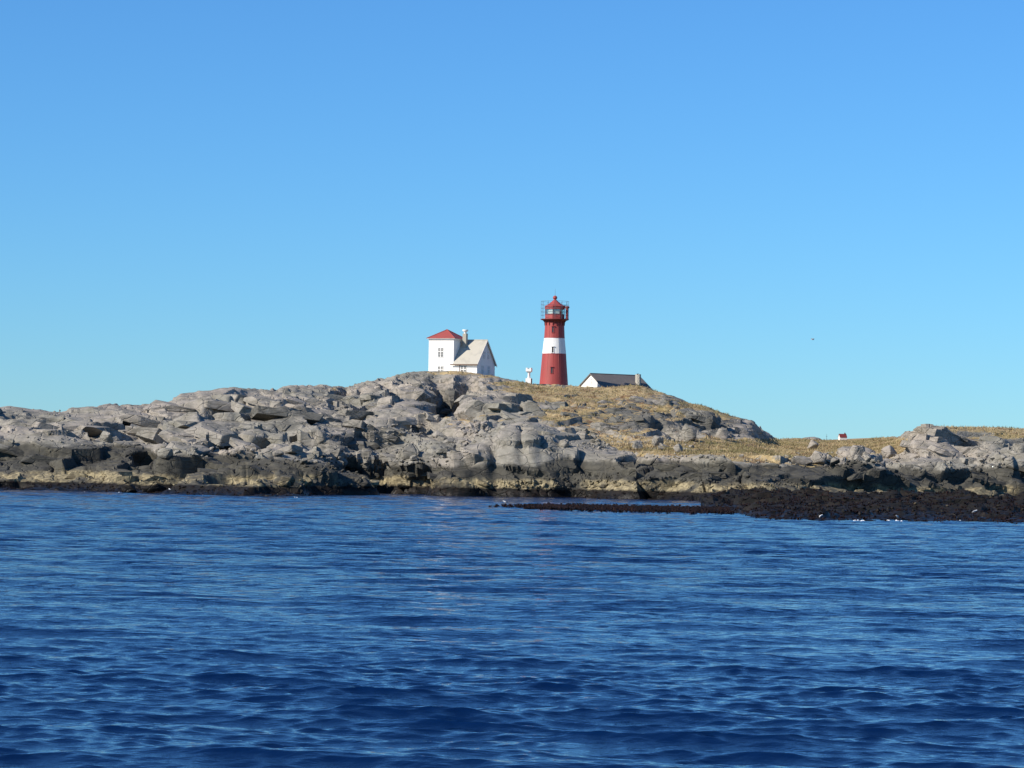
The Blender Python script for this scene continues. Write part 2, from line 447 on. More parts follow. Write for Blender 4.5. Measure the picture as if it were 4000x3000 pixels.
def local(c, rot):
    dx, dy = GX - c.x, GY - c.y
    cs, sn = math.cos(rot), math.sin(rot)
    return dx * cs + dy * sn, -dx * sn + dy * cs
def smax(a, b, k=0.5):
    h = np.clip(0.5 + 0.5 * (a - b) / k, 0, 1)
    return b * (1 - h) + a * h + k * h * (1 - h)
def dome(X, Y, D, rx, ry, h, rot=0.0, p=2.4, tilt=0.0, k=0.5, tilty=0.0, sm=0.0):
    """a whaleback: its top at this place, half sizes in metres, standing h above its skirt"""
    global base_z, SM, OUT
    q = dm(D) / F_PX * 5808.0 / D
    D = dm(D); rx *= q; h *= q; ry *= 1.2
    c = at(X, Y, D); a, b = local(c, math.radians(rot))
    r = (np.abs(a / rx) ** p + np.abs(b / ry) ** p) ** (1 / p)
    zt = c.z - h + h * np.sqrt(np.clip(1 - r ** 2, 0, 1)) + tilt * a + tilty * b
    OUT = np.where(r < 1, np.maximum(OUT, np.clip((zt - base_z + 0.1) / 0.5, 0, 1)), OUT)
    SM = np.where((r < 1) & (zt > base_z - 0.3), np.maximum(SM * 0.6, sm), SM)
    fd = np.clip((1 - r) / 0.28, 0, 1); fd = fd * fd * (3 - 2 * fd)
    base_z = np.where(r < 1, base_z + (smax(base_z, zt, k) - base_z) * fd, base_z)
def carve(X, Y, D, rx, ry, depth, rot=0.0, p=2.0):
    global base_z
    q = dm(D) / F_PX * 5808.0 / D
    D = dm(D); rx *= q; depth *= q; ry *= 1.2
    c = at(X, Y, D); a, b = local(c, math.radians(rot))
    r = (np.abs(a / rx) ** p + np.abs(b / ry) ** p)
    base_z = base_z - depth * np.exp(-r ** 2)

# whalebacks and outcrops
dome(2050, 1648, 192, 8.2, 22, 8.5, p=2.6, sm=0.9)                    # pale dome in the middle
dome(2230, 1700, 190, 9.5, 17, 6.0, tilt=-0.12, sm=0.7)
dome(2390, 1755, 184, 8, 11, 3.5, tilt=-0.06, sm=0.7)
dome(1880, 1735, 181, 3.2, 9, 5)
dome(1790, 1790, 178, 4.0, 7, 3)
dome(215, 1690, 188, 13, 6.5, 4.5, rot=-38, tilt=-0.22, sm=0.9)       # long slab at the left
dome(30, 1705, 190, 5, 8, 3.0)
dome(430, 1720, 193, 5, 8, 2.6, tilt=-0.12)
dome(640, 1762, 180, 6, 7, 2.6)
dome(790, 1780, 172, 5.5, 8, 3.2)
dome(1130, 1788, 166, 8.5, 7, 3.3, tilt=-0.02, sm=0.8)
dome(1330, 1822, 168, 5.0, 6, 2.2)
dome(1230, 1668, 209, 4.5, 12, 4.5)                           # buttress with vertical joints
dome(1010, 1650, 214, 5.5, 12, 4.0, tilt=-0.1, sm=0.6)
dome(1150, 1590, 236, 5, 9, 3.0)
dome(880, 1620, 222, 8, 14, 3.0, tilt=-0.12, sm=0.6)
dome(900, 1520, 258, 4.5, 12, 2.8)
dome(700, 1605, 235, 6, 10, 2.4)
dome(1320, 1590, 245, 6, 12, 3.2, tilt=-0.06)
dome(1560, 1570, 252, 9, 22, 5.5, tilt=0.02, sm=0.75)                  # smooth hill front under the house
dome(1480, 1650, 226, 6, 10, 3.4)
dome(1640, 1740, 200, 6, 8, 3.2)
dome(1450, 1740, 204, 5, 7, 2.8)
dome(1910, 1560, 256, 7, 18, 4.5, tilt=-0.05, sm=0.6)                 # right of the cleft
dome(2010, 1600, 246, 6, 12, 3.0)
dome(2410, 1598, 262, 5.5, 7, 4.2, p=2.8)                     # dark outcrops in the grass
dome(2340, 1660, 243, 5.0, 6, 3.4, p=2.8)
dome(2545, 1640, 248, 4.5, 6, 4.5, p=3)
dome(2470, 1665, 240, 4.0, 6, 3.0, p=3)
dome(2680, 1652, 250, 3.6, 5, 5.0, p=3)
dome(2510, 1552, 282, 5.5, 7, 3.4, p=3)
dome(2600, 1560, 286, 3.5, 6, 3.0, p=3)
dome(2740, 1600, 270, 3.6, 7, 4.2, p=2.6)
dome(2830, 1660, 262, 3.0, 5, 3.6, p=2.8)
dome(2215, 1615, 250, 3.6, 6, 3.2, p=2.8)
dome(2140, 1570, 262, 3.6, 6, 2.6, p=2.8)
dome(3640, 1702, 210, 5.0, 7, 5.0, p=3.4)                     # right-hand knoll
dome(3850, 1725, 208, 5.5, 6, 4.5, p=3)
dome(3940, 1760, 196, 3.5, 5, 3.0, p=3)
dome(3350, 1752, 210, 3.2, 5, 2.6, p=3)
dome(3235, 1722, 420, 9, 12, 3.5)
dome(3165, 1708, 430, 6, 10, 4.0)
dome(3070, 1712, 425, 4, 10, 2.2)
# clefts and hollows
carve(1730, 1560, 267, 2.6, 23, 10.0, rot=3, p=2)
carve(1812, 1528, 278, 2.4, 13, 9.0, rot=-3)
carve(1775, 1640, 238, 3.0, 7, 3.0)
carve(1120, 1672, 206, 2.7, 4.5, 5.5, p=3)
carve(1345, 1510, 276, 0.6, 8, 2.0)
carve(960, 1550, 250, 1.0, 4, 2.4)
carve(860, 1765, 180, 3.0, 4.5, 3.0, p=3)
carve(1025, 1730, 190, 1.2, 6, 2.6)
carve(1500, 1770, 196, 1.6, 5, 2.4)
carve(1930, 1780, 178, 0.35, 6, 0.9)
carve(2035, 1790, 177, 0.4, 6, 0.9)
carve(2110, 1780, 177, 0.4, 6, 0.7)
carve(2610, 1700, 244, 1.5, 5, 3.5)
carve(3745, 1735, 207, 1.5, 4, 2.6)
carve(2545, 1800, 169, 0.8, 4, 2.2, rot=-30)
carve(620, 1800, 176, 1.4, 5, 2.6)
carve(560, 1760, 182, 1.2, 5, 2.2)
# low reef at the right and the tongue of weed in front of it
def reef(x0, D0, D1, top):
    global base_z
    Xg = np.broadcast_to(Xc[:, None], GX.shape)
    edge = np.clip((Xg - x0) / 260, 0, 1) ** 0.7
    f = np.clip((GY - (D0 + (1 - edge) * 90)) / (D1 - D0), -0.6, 1.0)
    z = top * np.where(f > 0, np.sqrt(np.clip(f, 0, 1)), f * 3)
    z = np.where(Xg > x0, z, -3)
    base_z = smax(base_z, z * np.where(GY > D1 + 12, 0.0, 1.0) - np.where(GY > D1 + 12, 3, 0), 0.15)
reef(2740, 263, 402, 1.4)
flatn = lambda sc, o, s: fbm(np.stack([GX.ravel() * sc, GY.ravel() * sc, 0 * GX.ravel()], 1), o, s).reshape(GX.shape)

for ax, k_ in ((0, 4), (1, 2), (1, 2)):
    base_z = blur(base_z, k_, ax)
# rows of the mesh follow the length of the profile so that steep faces get as many as flats
VERT = np.zeros((NU, NV, 3), np.float32)
SMV = np.zeros((NU, NV), np.float32)
OUTV = np.zeros((NU, NV), np.float32)
SM = blur(SM, 4, 1)
gz = np.gradient(blur(base_z, 6, 1), DF, axis=1)
wgt = np.sqrt(0.03 + gz ** 2) * np.clip(500 / DF, 0.3, 1.6)[None, :]
vis = (DF[None, :] > 235) & (DF[None, :] < 760)
wgt = wgt * np.where(vis, 1, 0.15) * np.where(base_z < -0.6, 0.15, 1)
wgt = np.broadcast_to(blur(wgt, 12, 1).mean(0, keepdims=True), wgt.shape)   # the same rows in every column: no shear
cum = np.cumsum(wgt, 1); cum = (cum - cum[:, :1]) / (cum[:, -1:] - cum[:, :1])
tt = np.linspace(0, 1, NV)
for i in range(NU):
    d = np.interp(tt, cum[i], DF)
    OUTV[i] = np.interp(d, DF, OUT[i])
    SMV[i] = np.interp(d, DF, SM[i])
    VERT[i, :, 1] = d; VERT[i, :, 0] = colU[i] * d; VERT[i, :, 2] = np.interp(d, DF, base_z[i])
def grid_normals(V):
    a = np.gradient(V, axis=0); b = np.gradient(V, axis=1)
    n = np.cross(a, b); n /= np.maximum(np.linalg.norm(n, axis=2, keepdims=True), 1e-9)
    return np.where(n[..., 2:3] < 0, -n, n)
Vs = VERT.copy()
for ax in (0, 1):
    for c in range(3): Vs[..., c] = blur(Vs[..., c], 5, ax)
NRM = grid_normals(Vs).reshape(-1, 3)
P = VERT.reshape(-1, 3).astype(np.float64)
PX, PY = project(P)

# where grass grows (ellipses: X, Y, half width, half height, amount)
GR = [(2300,1526,330,19,1.0),(2030,1496,110,10,0.9),(1915,1472,70,8,0.7),(2480,1520,90,22,0.9),(2200,1590,180,45,0.34),(2330,1565,240,30,0.34),(2500,1620,240,50,0.36),(2250,1660,120,60,0.33),(2620,1585,150,14,0.5),
      (2430,1700,140,40,0.5),(2560,1745,260,26,1.0),(2850,1755,280,26,1.1),(3150,1765,330,34,1.2),(3400,1740,160,34,1.1),(3000,1730,300,16,1.0),(2700,1610,80,40,0.45),(2850,1615,100,30,0.6),(3480,1765,60,18,0.7),
      (3700,1673,170,12,1.0),(3930,1690,120,28,0.9),(3560,1740,40,40,0.4),(1780,1456,100,9,0.8),(1860,1625,90,22,0.55),(1830,1668,60,22,0.4),(1640,1640,100,30,0.38),(1330,1520,60,14,0.45),(1480,1580,60,25,0.3),(2080,1535,90,30,0.4),(2150,1640,60,40,0.5)]
G = np.zeros(len(P), np.float32)
for X, Y, a, b, w in GR:
    G += w * np.exp(-((PX - X) / a) ** 2 * 0.9 - ((PY - Y) / b) ** 2 * 0.9)
G = np.clip(G, 0, 1.1) * (P[:, 2] > 5.4)
G *= 1 - OUTV.ravel() * np.clip(1.0 + 1.0 * fbm(P / 3.0, 3, 71), 0.3, 1.0)

# rock structure: jointed blocks, each cell with its own height and tilt, cracks between
def rot_y(Q, a):
    c, s = math.cos(a), math.sin(a)
    return np.stack([Q[:, 0] * c - Q[:, 2] * s, Q[:, 1], Q[:, 0] * s + Q[:, 2] * c], 1)
warp = np.stack([fbm(P / 9, 3, 31), fbm(P / 9, 3, 41), fbm(P / 9, 3, 51)], 1) * 3.2
soft = np.clip(1 - G * 0.85, 0.12, 1)
low = np.clip((P[:, 2] + 0.4) / 2.9, 0.0, 1)
disp = np.zeros(len(P))
left = np.clip((1150 - PX) / 500, 0, 1)
rock_s = 1 - 0.85 * SMV.ravel()
def blocks(size, amp, tilt, crack, cw, seed, dip):
    Q = rot_y(P + warp, dip) / np.array(size)
    hid, f1, f2, dv, hid2, dv2 = voronoi(Q, seed)
    def top(h_, d_):
        return amp * (r01(h_, 7) - 0.62) * 2 + tilt * ((r01(h_, 8) - 0.66) * d_[:, 0] * 2.4 + (r01(h_, 9) - 0.5) * d_[:, 1] * 2 + (r01(h_, 10) - 0.2) * d_[:, 2] * 2)
    w = 0.5 * (1 - np.clip((f2 - f1) / max(0.04, 0.32 / size[0]), 0, 1))
    e = np.clip((f2 - f1) / cw, 0, 1)
    cr_on = (r01(np.minimum(hid, hid2), 11) > 0.6)
    return top(hid, dv) * (1 - w) + top(hid2, dv2) * w - crack * cr_on * (1 - e) ** 2
b1 = blocks((9, 11, 3.6), 0.8, 1.7, 1.2, 0.07, 3, 0.22)
b2 = blocks((4.0, 4.6, 1.5), 0.42, 1.15, 0.6, 0.12, 5, 0.26)
b3 = blocks((1.5, 1.7, 0.7), 0.16, 0.42, 0.15, 0.2, 9, 0.2)
rough_zone = np.clip(0.5 + 1.7 * fbm(P / 11, 3, 61), 0.12, 1.15) * (1 - 0.4 * left)
near_crest = np.clip(1 - 0.85 * np.exp(-((PY - np.interp(PX, cr[:, 0], cr[:, 1])) / 34) ** 2), 0.15, 1)
disp += b1 * soft * low * (0.35 + 0.65 * rock_s) * near_crest
disp += b2 * soft * (0.25 + 0.75 * low) * rock_s * rough_zone * (0.35 + 0.65 * near_crest)
disp += b3 * np.clip(soft, 0.3, 1) * (0.6 + 0.4 * low) * (0.3 + 0.7 * rock_s) * rough_zone * 1.2
disp += fbm(P / 2.2, 5, 77) * 0.2 * (0.4 + 0.6 * soft) * (0.4 + 0.6 * rock_s)
disp += fbm(P / 14, 3, 87) * 0.6 * soft * low * near_crest
disp *= 1 - .85 * np.exp(-((PX - 1775) / 120) ** 2 - ((PY - 1450) / 26) ** 2)
disp[P[:, 1] > 690] *= 0.6
P2 = P + NRM * disp[:, None]
# reef and weed-covered rocks near the water are knobbly
kn = np.exp(-((P[:, 2] - 0.45) / 0.9) ** 2)
reefm = ((PX > 2700) & (P[:, 1] < 410)).astype(np.float32)
P2[:, 2] += kn * np.where(reefm > 0, 0.5, 1) * (fbm(P / 0.9, 4, 99) * 0.5 + fbm(P / 4.5, 3, 98) * 0.7)
splash = np.clip((1000 - PX) / 500, 0, 1) * 0.9 - np.exp(-((PX - 1550) / 350) ** 2) * 1.3
lichen_shade = np.zeros(len(P), np.float32)               # dark lichen on the rock, plus shade painted into the cleft and hollows
for X, Y, a, b, w in [(2480,1620,300,90,1.0),(2800,1640,120,60,1.0),(1420,1740,230,70,0.8),(1130,1660,90,60,0.7),(300,1780,380,60,0.8),(1760,1560,60,90,0.8),(2220,1610,150,60,0.7),(1330,1640,160,40,0.5),(3770,1730,40,30,0.8)]:
    lichen_shade = np.maximum(lichen_shade, w * np.exp(-((PX - X) / a) ** 2 - ((PY - Y) / b) ** 2))
V2 = P2.reshape(NU, NV, 3)

def grid_mesh(name, V, mat, attrs=None, smooth=True):
    nu, nv = V.shape[:2]
    me = bpy.data.meshes.new(name)
    me.vertices.add(nu * nv); me.vertices.foreach_set('co', V.astype(np.float32).ravel())
    idx = np.arange(nu * nv).reshape(nu, nv)
    q = np.stack([idx[:-1, :-1], idx[1:, :-1], idx[1:, 1:], idx[:-1, 1:]], -1).reshape(-1, 4)
    me.loops.add(q.size); me.loops.foreach_set('vertex_index', q.ravel().astype(np.int32))
    me.polygons.add(len(q)); me.polygons.foreach_set('loop_start', np.arange(0, q.size, 4, dtype=np.int32))
    me.polygons.foreach_set('loop_total', np.full(len(q), 4, np.int32))
    me.polygons.foreach_set('use_smooth', np.full(len(q), smooth, bool))
    for k, v in (attrs or {}).items():
        a = me.attributes.new(k, 'FLOAT', 'POINT'); a.data.foreach_set('value', v.astype(np.float32))
    me.update(); me.validate()
    me.materials.append(mat)
    return me
terrain = link('rocky_islet', grid_mesh('rocky_islet', V2, M['rock'], {'grass': G, 'reef': reefm, 'splash': splash, 'lichen_shade': lichen_shade}))
terrain.data.set_sharp_from_angle(angle=math.radians(32))
tag(terrain, 'grey granite islet with clefts, dry grass on top and a dark tide band', kind='structure')

# visible surface lookup, so that things stand on the ground where the photograph shows them
PX2, PY2 = project(P2)
CW = 5
zb = np.full((800, 600), -1, np.int64)
m = (PX2 > 0) & (PX2 < 4000) & (PY2 > 0) & (PY2 < 3000) & (P2[:, 2] > -0.2)
ids = np.nonzero(m)[0]; ids = ids[np.argsort(-P2[ids, 1])]
zb[(PX2[ids] / CW).astype(int), (PY2[ids] / CW).astype(int)] = ids
def surf_i(X, Y):
    i, j = int(X / CW), int(Y / CW)
    for r in range(0, 9):
        sub = zb[max(i - r, 0):i + r + 1, max(j - r, 0):j + r + 1]
        v = sub[sub >= 0]
        if len(v): return v[np.argmin(P2[v, 1])]
    return -1
def surf(X, Y):
    i, j = int(X / CW), int(Y / CW)
    for r in range(0, 9):
        sub = zb[max(i - r, 0):i + r + 1, max(j - r, 0):j + r + 1]
        v = sub[sub >= 0]
        if len(v): return Vector(P2[v[np.argmin(P2[v, 1])]])
    return at(X, Y, 470)
def ground(x, y):
    """height of the finished ground under a point"""
    d2 = (P2[:, 0] - x) ** 2 + (P2[:, 1] - y) ** 2
    return float(P2[np.argmin(d2), 2])

# ------------------------------------------------------------------ far moor
fx = np.linspace(-900, 900, 260); fy = np.linspace(1120, 5200, 90)
FX, FY = np.meshgrid(fx, fy, indexing='ij')
ff = fbm(np.stack([FX.ravel() / 90, FY.ravel() / 180, 0 * FX.ravel()], 1), 5, 201).reshape(FX.shape)
hz = np.clip((FY - 1120) / 1080, 0, 1) ** 0.8 * 31.4 - 3
hz = np.where(FY > 2300, hz - (FY - 2300) * 0.015, hz)
slopeX = np.clip((FX / np.maximum(FY, 1) - 0.095) * 2.0, 0, 0.2)
FZ = hz + ff * 3.5 + slopeX * 60 * np.clip((FY - 1400) / 800, 0, 1)
FZ = FZ - np.clip(0.085 - FX / FY, 0, 1) * 300
FZ = np.maximum(FZ, -5)
tag(link('far_moor', grid_mesh('far_moor', np.stack([FX, FY, FZ], -1), M['moor'])), 'pale dry moor rising far behind the meadow', kind='structure')

# ------------------------------------------------------------------ the sea
WV = 80
kind = np.arange(WV) % 4                       # short chop, wind waves and a little longer swell
lam = np.exp(np.where(kind < 2, rng.normal(math.log(0.55), 0.4, WV), np.where(kind == 2, rng.normal(math.log(1.5), 0.3, WV), rng.normal(math.log(4.2), 0.25, WV))))
lam = np.clip(lam, 0.2, 7.0)
th = rng.normal(math.radians(-98), math.radians(29), WV)
amp = 0.030 * lam ** 0.9 * rng.uniform(0.5, 1.3, WV) / math.sqrt(WV) * 1.22
ph = rng.uniform(0, 2 * math.pi, WV)
rowsD = [4.0]
while rowsD[-1] < 32: rowsD.append(rowsD[-1] * 1.008)
while rowsD[-1] < 450: rowsD.append(rowsD[-1] * 1.0017)
while rowsD[-1] < 16000: rowsD.append(rowsD[-1] * 1.12)
rowsD = np.array(rowsD)
us = np.concatenate([-np.geomspace(6, 0.215, 16), np.linspace(-0.205, 0.205, 310), np.geomspace(0.215, 6, 16)])
SX = us[:, None] * rowsD[None, :]; SY = np.broadcast_to(rowsD[None, :], SX.shape)
du = np.gradient(us)[:, None] * rowsD[None, :]; dD = np.broadcast_to(np.gradient(rowsD)[None, :], SX.shape)
sx = SX.ravel().astype(np.float32); sy = SY.ravel().astype(np.float32)
spc = np.maximum(du, dD).ravel()
gust = np.clip(0.95 + 1.7 * fbm(np.stack([sx / 45, sy / 24, 0 * sx], 1), 3, 301), 0.4, 1.6)
miss = np.zeros_like(sx); full = 0.0
oz = np.zeros_like(sx); ox = np.zeros_like(sx); oy = np.zeros_like(sx)
for k in range(WV):
    kk = 2 * math.pi / lam[k]; cx, cy = math.cos(th[k]), math.sin(th[k])
    w = np.clip((lam[k] / spc - 2.2) / 1.2, 0, 1) * amp[k] * (gust if lam[k] < 2.5 else 1.0)
    full += (amp[k] * kk) ** 2; miss += (amp[k] * kk) ** 2 * (1 - np.clip((lam[k] / spc - 2.2) / 1.2, 0, 1))
    a = kk * (sx * cx + sy * cy) + ph[k]
    oz += w * np.cos(a); s_ = w * np.sin(a) * 2.0
    ox -= cx * s_; oy -= cy * s_
SV = np.stack([sx + ox, sy + oy, oz], 1).reshape(SX.shape + (3,))
sea = link('sea', grid_mesh('sea', SV, M['sea'], {'ripple': np.sqrt(miss / full)}))
tag(sea, 'deep blue rippled sea in front of the islet', kind='structure')
#PART2

# ------------------------------------------------------------------ the lighthouse
LD = dm(312.0)
lc = at(2163, 1501, LD)
mpx = LD / F_PX                                   # metres per photograph pixel there
lbase = lc.z - 2.2
lh = empty('lighthouse', (lc.x, lc.y, lbase))
tag(lh, 'tall round red lighthouse with one white band and a caged lantern on top', 'lighthouse')
hz_ = lambda Y: (1501 - Y) * mpx + 2.2            # height above the base for a photograph row
prof = lambda z: np.interp(z, [0, hz_(1501), hz_(1383), hz_(1320), hz_(1266), hz_(1250)], [3.05, 2.93, 2.43, 2.09, 1.95, 1.93])
def ring(z0, z1, n=6, k=1.0):
    return [(prof(z) * k, z) for z in np.linspace(z0, z1, n)]
z_w0, z_w1, z_top = hz_(1383), hz_(1320), hz_(1262)
MB().lathe(ring(0, z_w0, 10), 48).build('tower_base', M['red'], lh, 40)
MB().lathe(ring(z_w0, z_w1, 8), 48).build('white_band', M['white'], lh, 40)
MB().lathe(ring(z_w1, z_top, 8), 48).build('tower_top', M['red'], lh, 40)
for zf in (z_w0, z_w1):
    MB().lathe([(prof(zf) + 0.0, zf - 0.06), (prof(zf) + 0.05, zf - 0.05), (prof(zf) + 0.05, zf + 0.05), (prof(zf), zf + 0.06)], 48, cap=False).build('flange', M['red'], lh, 40)
seam = None
for k in range(14):
    a = 2 * math.pi * (k + 0.3) / 14
    for z0, z1, mt in ((0.1, z_w0 - 0.1, 'red'), (z_w0 + 0.1, z_w1 - 0.1, 'white'), (z_w1 + 0.1, z_top - 0.1, 'red')):
        r0, r1 = prof(z0) + 0.005, prof(z1) + 0.005
        MB().bar((r0 * math.cos(a), r0 * math.sin(a), z0), (r1 * math.cos(a), r1 * math.sin(a), z1), 0.035, 4).build('seam', M[mt], lh)
zd = hz_(1248)                                    # gallery deck
MB().lathe([(1.95, z_top), (2.0, z_top + 0.15), (2.15, zd - 0.32), (2.5, zd - 0.14), (2.86, zd - 0.06)], 48, cap=False).build('cornice', M['dark_red'], lh, 40)
for k in range(16):
    a = 2 * math.pi * (k + 0.5) / 16
    m_ = Matrix.Rotation(a, 4, 'Z')
    pts = [(1.9, -.07, z_top - 0.55), (2.1, -.07, z_top - 0.5), (2.16, -.07, zd - 0.55), (2.45, -.07, zd - 0.2), (2.8, -.07, zd - 0.1), (1.9, -.07, zd - 0.1)]
    pts = pts + [(x, .07, z) for x, y, z in pts]
    pts = [m_ @ Vector(p) for p in pts]
    n = 6
    MB().poly(pts, [tuple(range(n - 1, -1, -1)), tuple(range(n, 2 * n))] + [(i, (i + 1) % n, (i + 1) % n + n, i + n) for i in range(n)]).build('bracket', M['dark_red'], lh)
MB().lathe([(1.5, zd - 0.055), (2.9, zd - 0.055), (2.92, zd), (2.9, zd + 0.08), (1.5, zd + 0.08)], 48, cap=False).build('gallery_deck', M['dark_red'], lh, 40)
# lantern: an octagonal drum, panes all round, band, conical roof, ball and rod
ph8 = math.radians(-90 - 12)
z_l0, z_l1, z_l2, z_l3 = zd + 0.06, hz_(1227), hz_(1208), hz_(1197)
RL = 2.03
MB().lathe([(RL + 0.03, z_l0), (RL + 0.03, z_l0 + 0.15), (RL, z_l0 + 0.16), (RL, z_l1 - 0.06), (RL + 0.06, z_l1 - 0.05), (RL + 0.06, z_l1), (RL - 0.3, z_l1)], 8, phase=ph8, cap=False).build('lantern_wall', M['red'], lh)
for k in range(8):
    a0, a1 = ph8 + 2 * math.pi * k / 8, ph8 + 2 * math.pi * (k + 1) / 8
    c0, c1 = Vector((math.cos(a0), math.sin(a0), 0)), Vector((math.cos(a1), math.sin(a1), 0))
    MB().bar(c0 * (RL - .06) + Vector((0, 0, z_l1)), c0 * (RL - .06) + Vector((0, 0, z_l2)), 0.07, 6).build('mullion', M['dark_red'], lh)
    o = (c0 + c1).normalized() * 0.02
    q = [c0 * (RL - .07) + Vector((0, 0, z_l1 + .003)), c1 * (RL - .07) + Vector((0, 0, z_l1 + .003)), c1 * (RL - .07) + Vector((0, 0, z_l2 - .003)), c0 * (RL - .07) + Vector((0, 0, z_l2 - .003))]
    MB().slab(q, 0.03).build('lantern_pane', M['lantern_glass'], lh)
    if k in (7, 0, 3, 4):
        e = (c1 - c0) * 0.12
        q = [c0 * (RL - .2) + e + Vector((0, 0, z_l1 + .05)), c1 * (RL - .2) - e + Vector((0, 0, z_l1 + .05)), c1 * (RL - .2) - e * 1.4 + Vector((0, 0, z_l2 - .1)), c0 * (RL - .2) + e * 1.4 + Vector((0, 0, z_l2 - .1))]
        MB().slab(q, 0.02).build('curtain', M['lens'], lh)
MB().lathe([(0.3, z_l1 - .1), (0.35, z_l1 + .1), (0.62, z_l1 + .3), (0.62, z_l2 - .3), (0.35, z_l2 - .1)], 20).build('lens', M['pane'], lh, 40)
MB().lathe([(RL - .2, z_l2), (RL + .04, z_l2), (RL + .06, z_l2 + .25), (RL + .12, z_l3 - .05), (RL + .14, z_l3)], 8, phase=ph8, cap=False).build('lantern_band', M['red'], lh)
z_ap = hz_(1170)
MB().lathe([(RL + .16, z_l3 - .04), (RL + .16, z_l3 + .03), (1.35, z_l3 + .52), (0.75, z_l3 + .98), (.28, z_ap), (.2, z_ap + .12)], 8, phase=ph8).build('lantern_roof', M['red'], lh)
zb_ = hz_(1163)
MB().lathe([(.16, zb_ - .42), (.2, zb_ - .3), (.38, zb_ - .22), (.45, zb_ - .05), (.45, zb_ + .15), (.36, zb_ + .32), (.16, zb_ + .42), (.06, zb_ + .5)], 20).build('ventilator_ball', M['red'], lh, 50)
MB().bar((0, 0, zb_ + .45), (0, 0, hz_(1128)), .035, 6, .02).build('lightning_rod', M['rail'], lh)
# tall cage railing on the gallery
RC, ZC = 2.82, hz_(1177)
for k in range(12):
    a = 2 * math.pi * (k + 0.0) / 12
    x, y = RC * math.cos(a), RC * math.sin(a)
    MB().bar((x, y, zd + .05), (x, y, ZC), .035, 6).build('cage_post', M['rail'], lh)
for zz in np.linspace(zd + 0.85, ZC, 5):
    m = MB()
    for k in range(36):
        a, b = 2 * math.pi * k / 36, 2 * math.pi * (k + 1) / 36
        m.bar((RC * math.cos(a), RC * math.sin(a), zz), (RC * math.cos(b), RC * math.sin(b), zz), .024, 5)
    m.build('cage_rail', M['rail'], lh)
# red pipe with a hood standing on the gallery's right edge, tied to the lantern
px_ = (2213 - 2165) * mpx
MB().lathe([(.36, zd + .08), (.36, zd + .25), (.27, zd + .3), (.27, hz_(1206)), (.33, hz_(1205.5)), (.33, hz_(1203))], 16, (px_ - .04, -.75)).build('vent_pipe', M['red'], lh, 40)
MB().lathe([(.40, hz_(1203)), (.46, hz_(1201)), (.44, hz_(1198)), (.25, hz_(1195.5)), (.1, hz_(1195))], 16, (px_ + .02, -.75)).build('vent_hood', M['dark_red'], lh, 40)
MB().bar((RL - .1, -.5, hz_(1199)), (px_, -.75, hz_(1199.5)), .13, 8).build('stay_pipe', M['red'], lh)
MB().box((RL - .05, -.6, hz_(1193.5)), (.45, .35, .16)).build('lamp_box', M['iron'], lh)
# slit windows up the front
for X, Y, mt in ((2156.5, 1288.5, 'dark_red'), (2156.5, 1368, 'dark_red'), (2154, 1448, 'dark_red')):
    z0, z1 = hz_(Y + 11), hz_(Y - 11)
    xw = (X - 2163) * mpx
    yw = lambda z: -math.sqrt(max(prof(z) ** 2 - xw ** 2, 0)) - .02
    tw = MB()
    d = .09
    for (a, b, c, e) in ((-.30, -.20, z0 - .1, z1 + .1), (.20, .30, z0 - .1, z1 + .1), (-.197, .197, z1 + .003, z1 + .1), (-.197, .197, z0 - .1, z0 - .003)):
        p = [(xw + a, yw(c) - d, c), (xw + b, yw(c) - d, c), (xw + b, yw(e) - d, e), (xw + a, yw(e) - d, e)]
        tw.slab(p, .25)
    f = tw.build('window_frame', M['white' if Y == 1368 else 'red'], lh)
    p = [(xw - .197, yw(z0) - .025, z0), (xw + .197, yw(z0) - .025, z0), (xw + .197, yw(z1) - .025, z1), (xw - .197, yw(z1) - .025, z1)]
    MB().slab(p, .03).build('pane', M['pane'], f)
    p = [(xw - .36, yw(z1 + .13) - .26, z1 + .1), (xw + .36, yw(z1 + .13) - .26, z1 + .1), (xw + .34, yw(z1 + .2) - .04, z1 + .2), (xw - .34, yw(z1 + .2) - .04, z1 + .2)]
    MB().slab(p, .06).build('hood', M['white' if Y == 1368 else 'red'], f)

# concrete terrace at the foot of the tower
tc = at(2112, 1503, LD - 2)
tr = MB(); tr.box((0, 0, -.45), (3.4, 4.2, 1.0), 0).box((0.2, .1, .075), (3.5, 4.3, .044), 0)
o = tr.build('terrace', M['concrete'], None, loc=tc)
tag(o, 'low dark concrete terrace at the left foot of the red lighthouse', 'terrace')

# ------------------------------------------------------------------ white beacon left of the lighthouse
bc = at(2065.5, 1500, LD)
bq = empty('beacon', (bc.x, bc.y, bc.z - 1.0), math.radians(-14))
tag(bq, 'small white beacon column with a square head on a white block', 'beacon')
MB().box((0, 0, .5 + .58), (1.12, 1.12, 2.16)).build('pedestal', M['white'], bq)
MB().box((.58, .1, 1.2), (.05, .7, 1.7)).build('shade_sheet', M['iron'], bq)  # dark sheet standing in for shade on the pedestal's right side
MB().lathe([(.36, 2.165), (.36, 2.26), (.27, 2.3), (.26, 3.26), (.3, 3.36)], 12, (.02, 0)).build('column', M['white'], bq, 40)
hb = MB(); hb.lathe([(.34, 3.30), (.78, 3.56), (.8, 3.75), (.8, 4.05)], 4, (.02, 0), math.pi / 4)
for sx in (-1, 1):
    hb.box((.02 + sx * .38, 0, 4.18), (.34, 1.12, .25))
hb.build('head', M['white'], bq)
bk = at(2087.5, 1503, LD)
o = MB().box((0, 0, -.1), (.45, .5, .75), .2).build('white_block', M['white'], None, loc=bk)
tag(o, 'little white block beside the terrace, right of the white beacon', 'block')

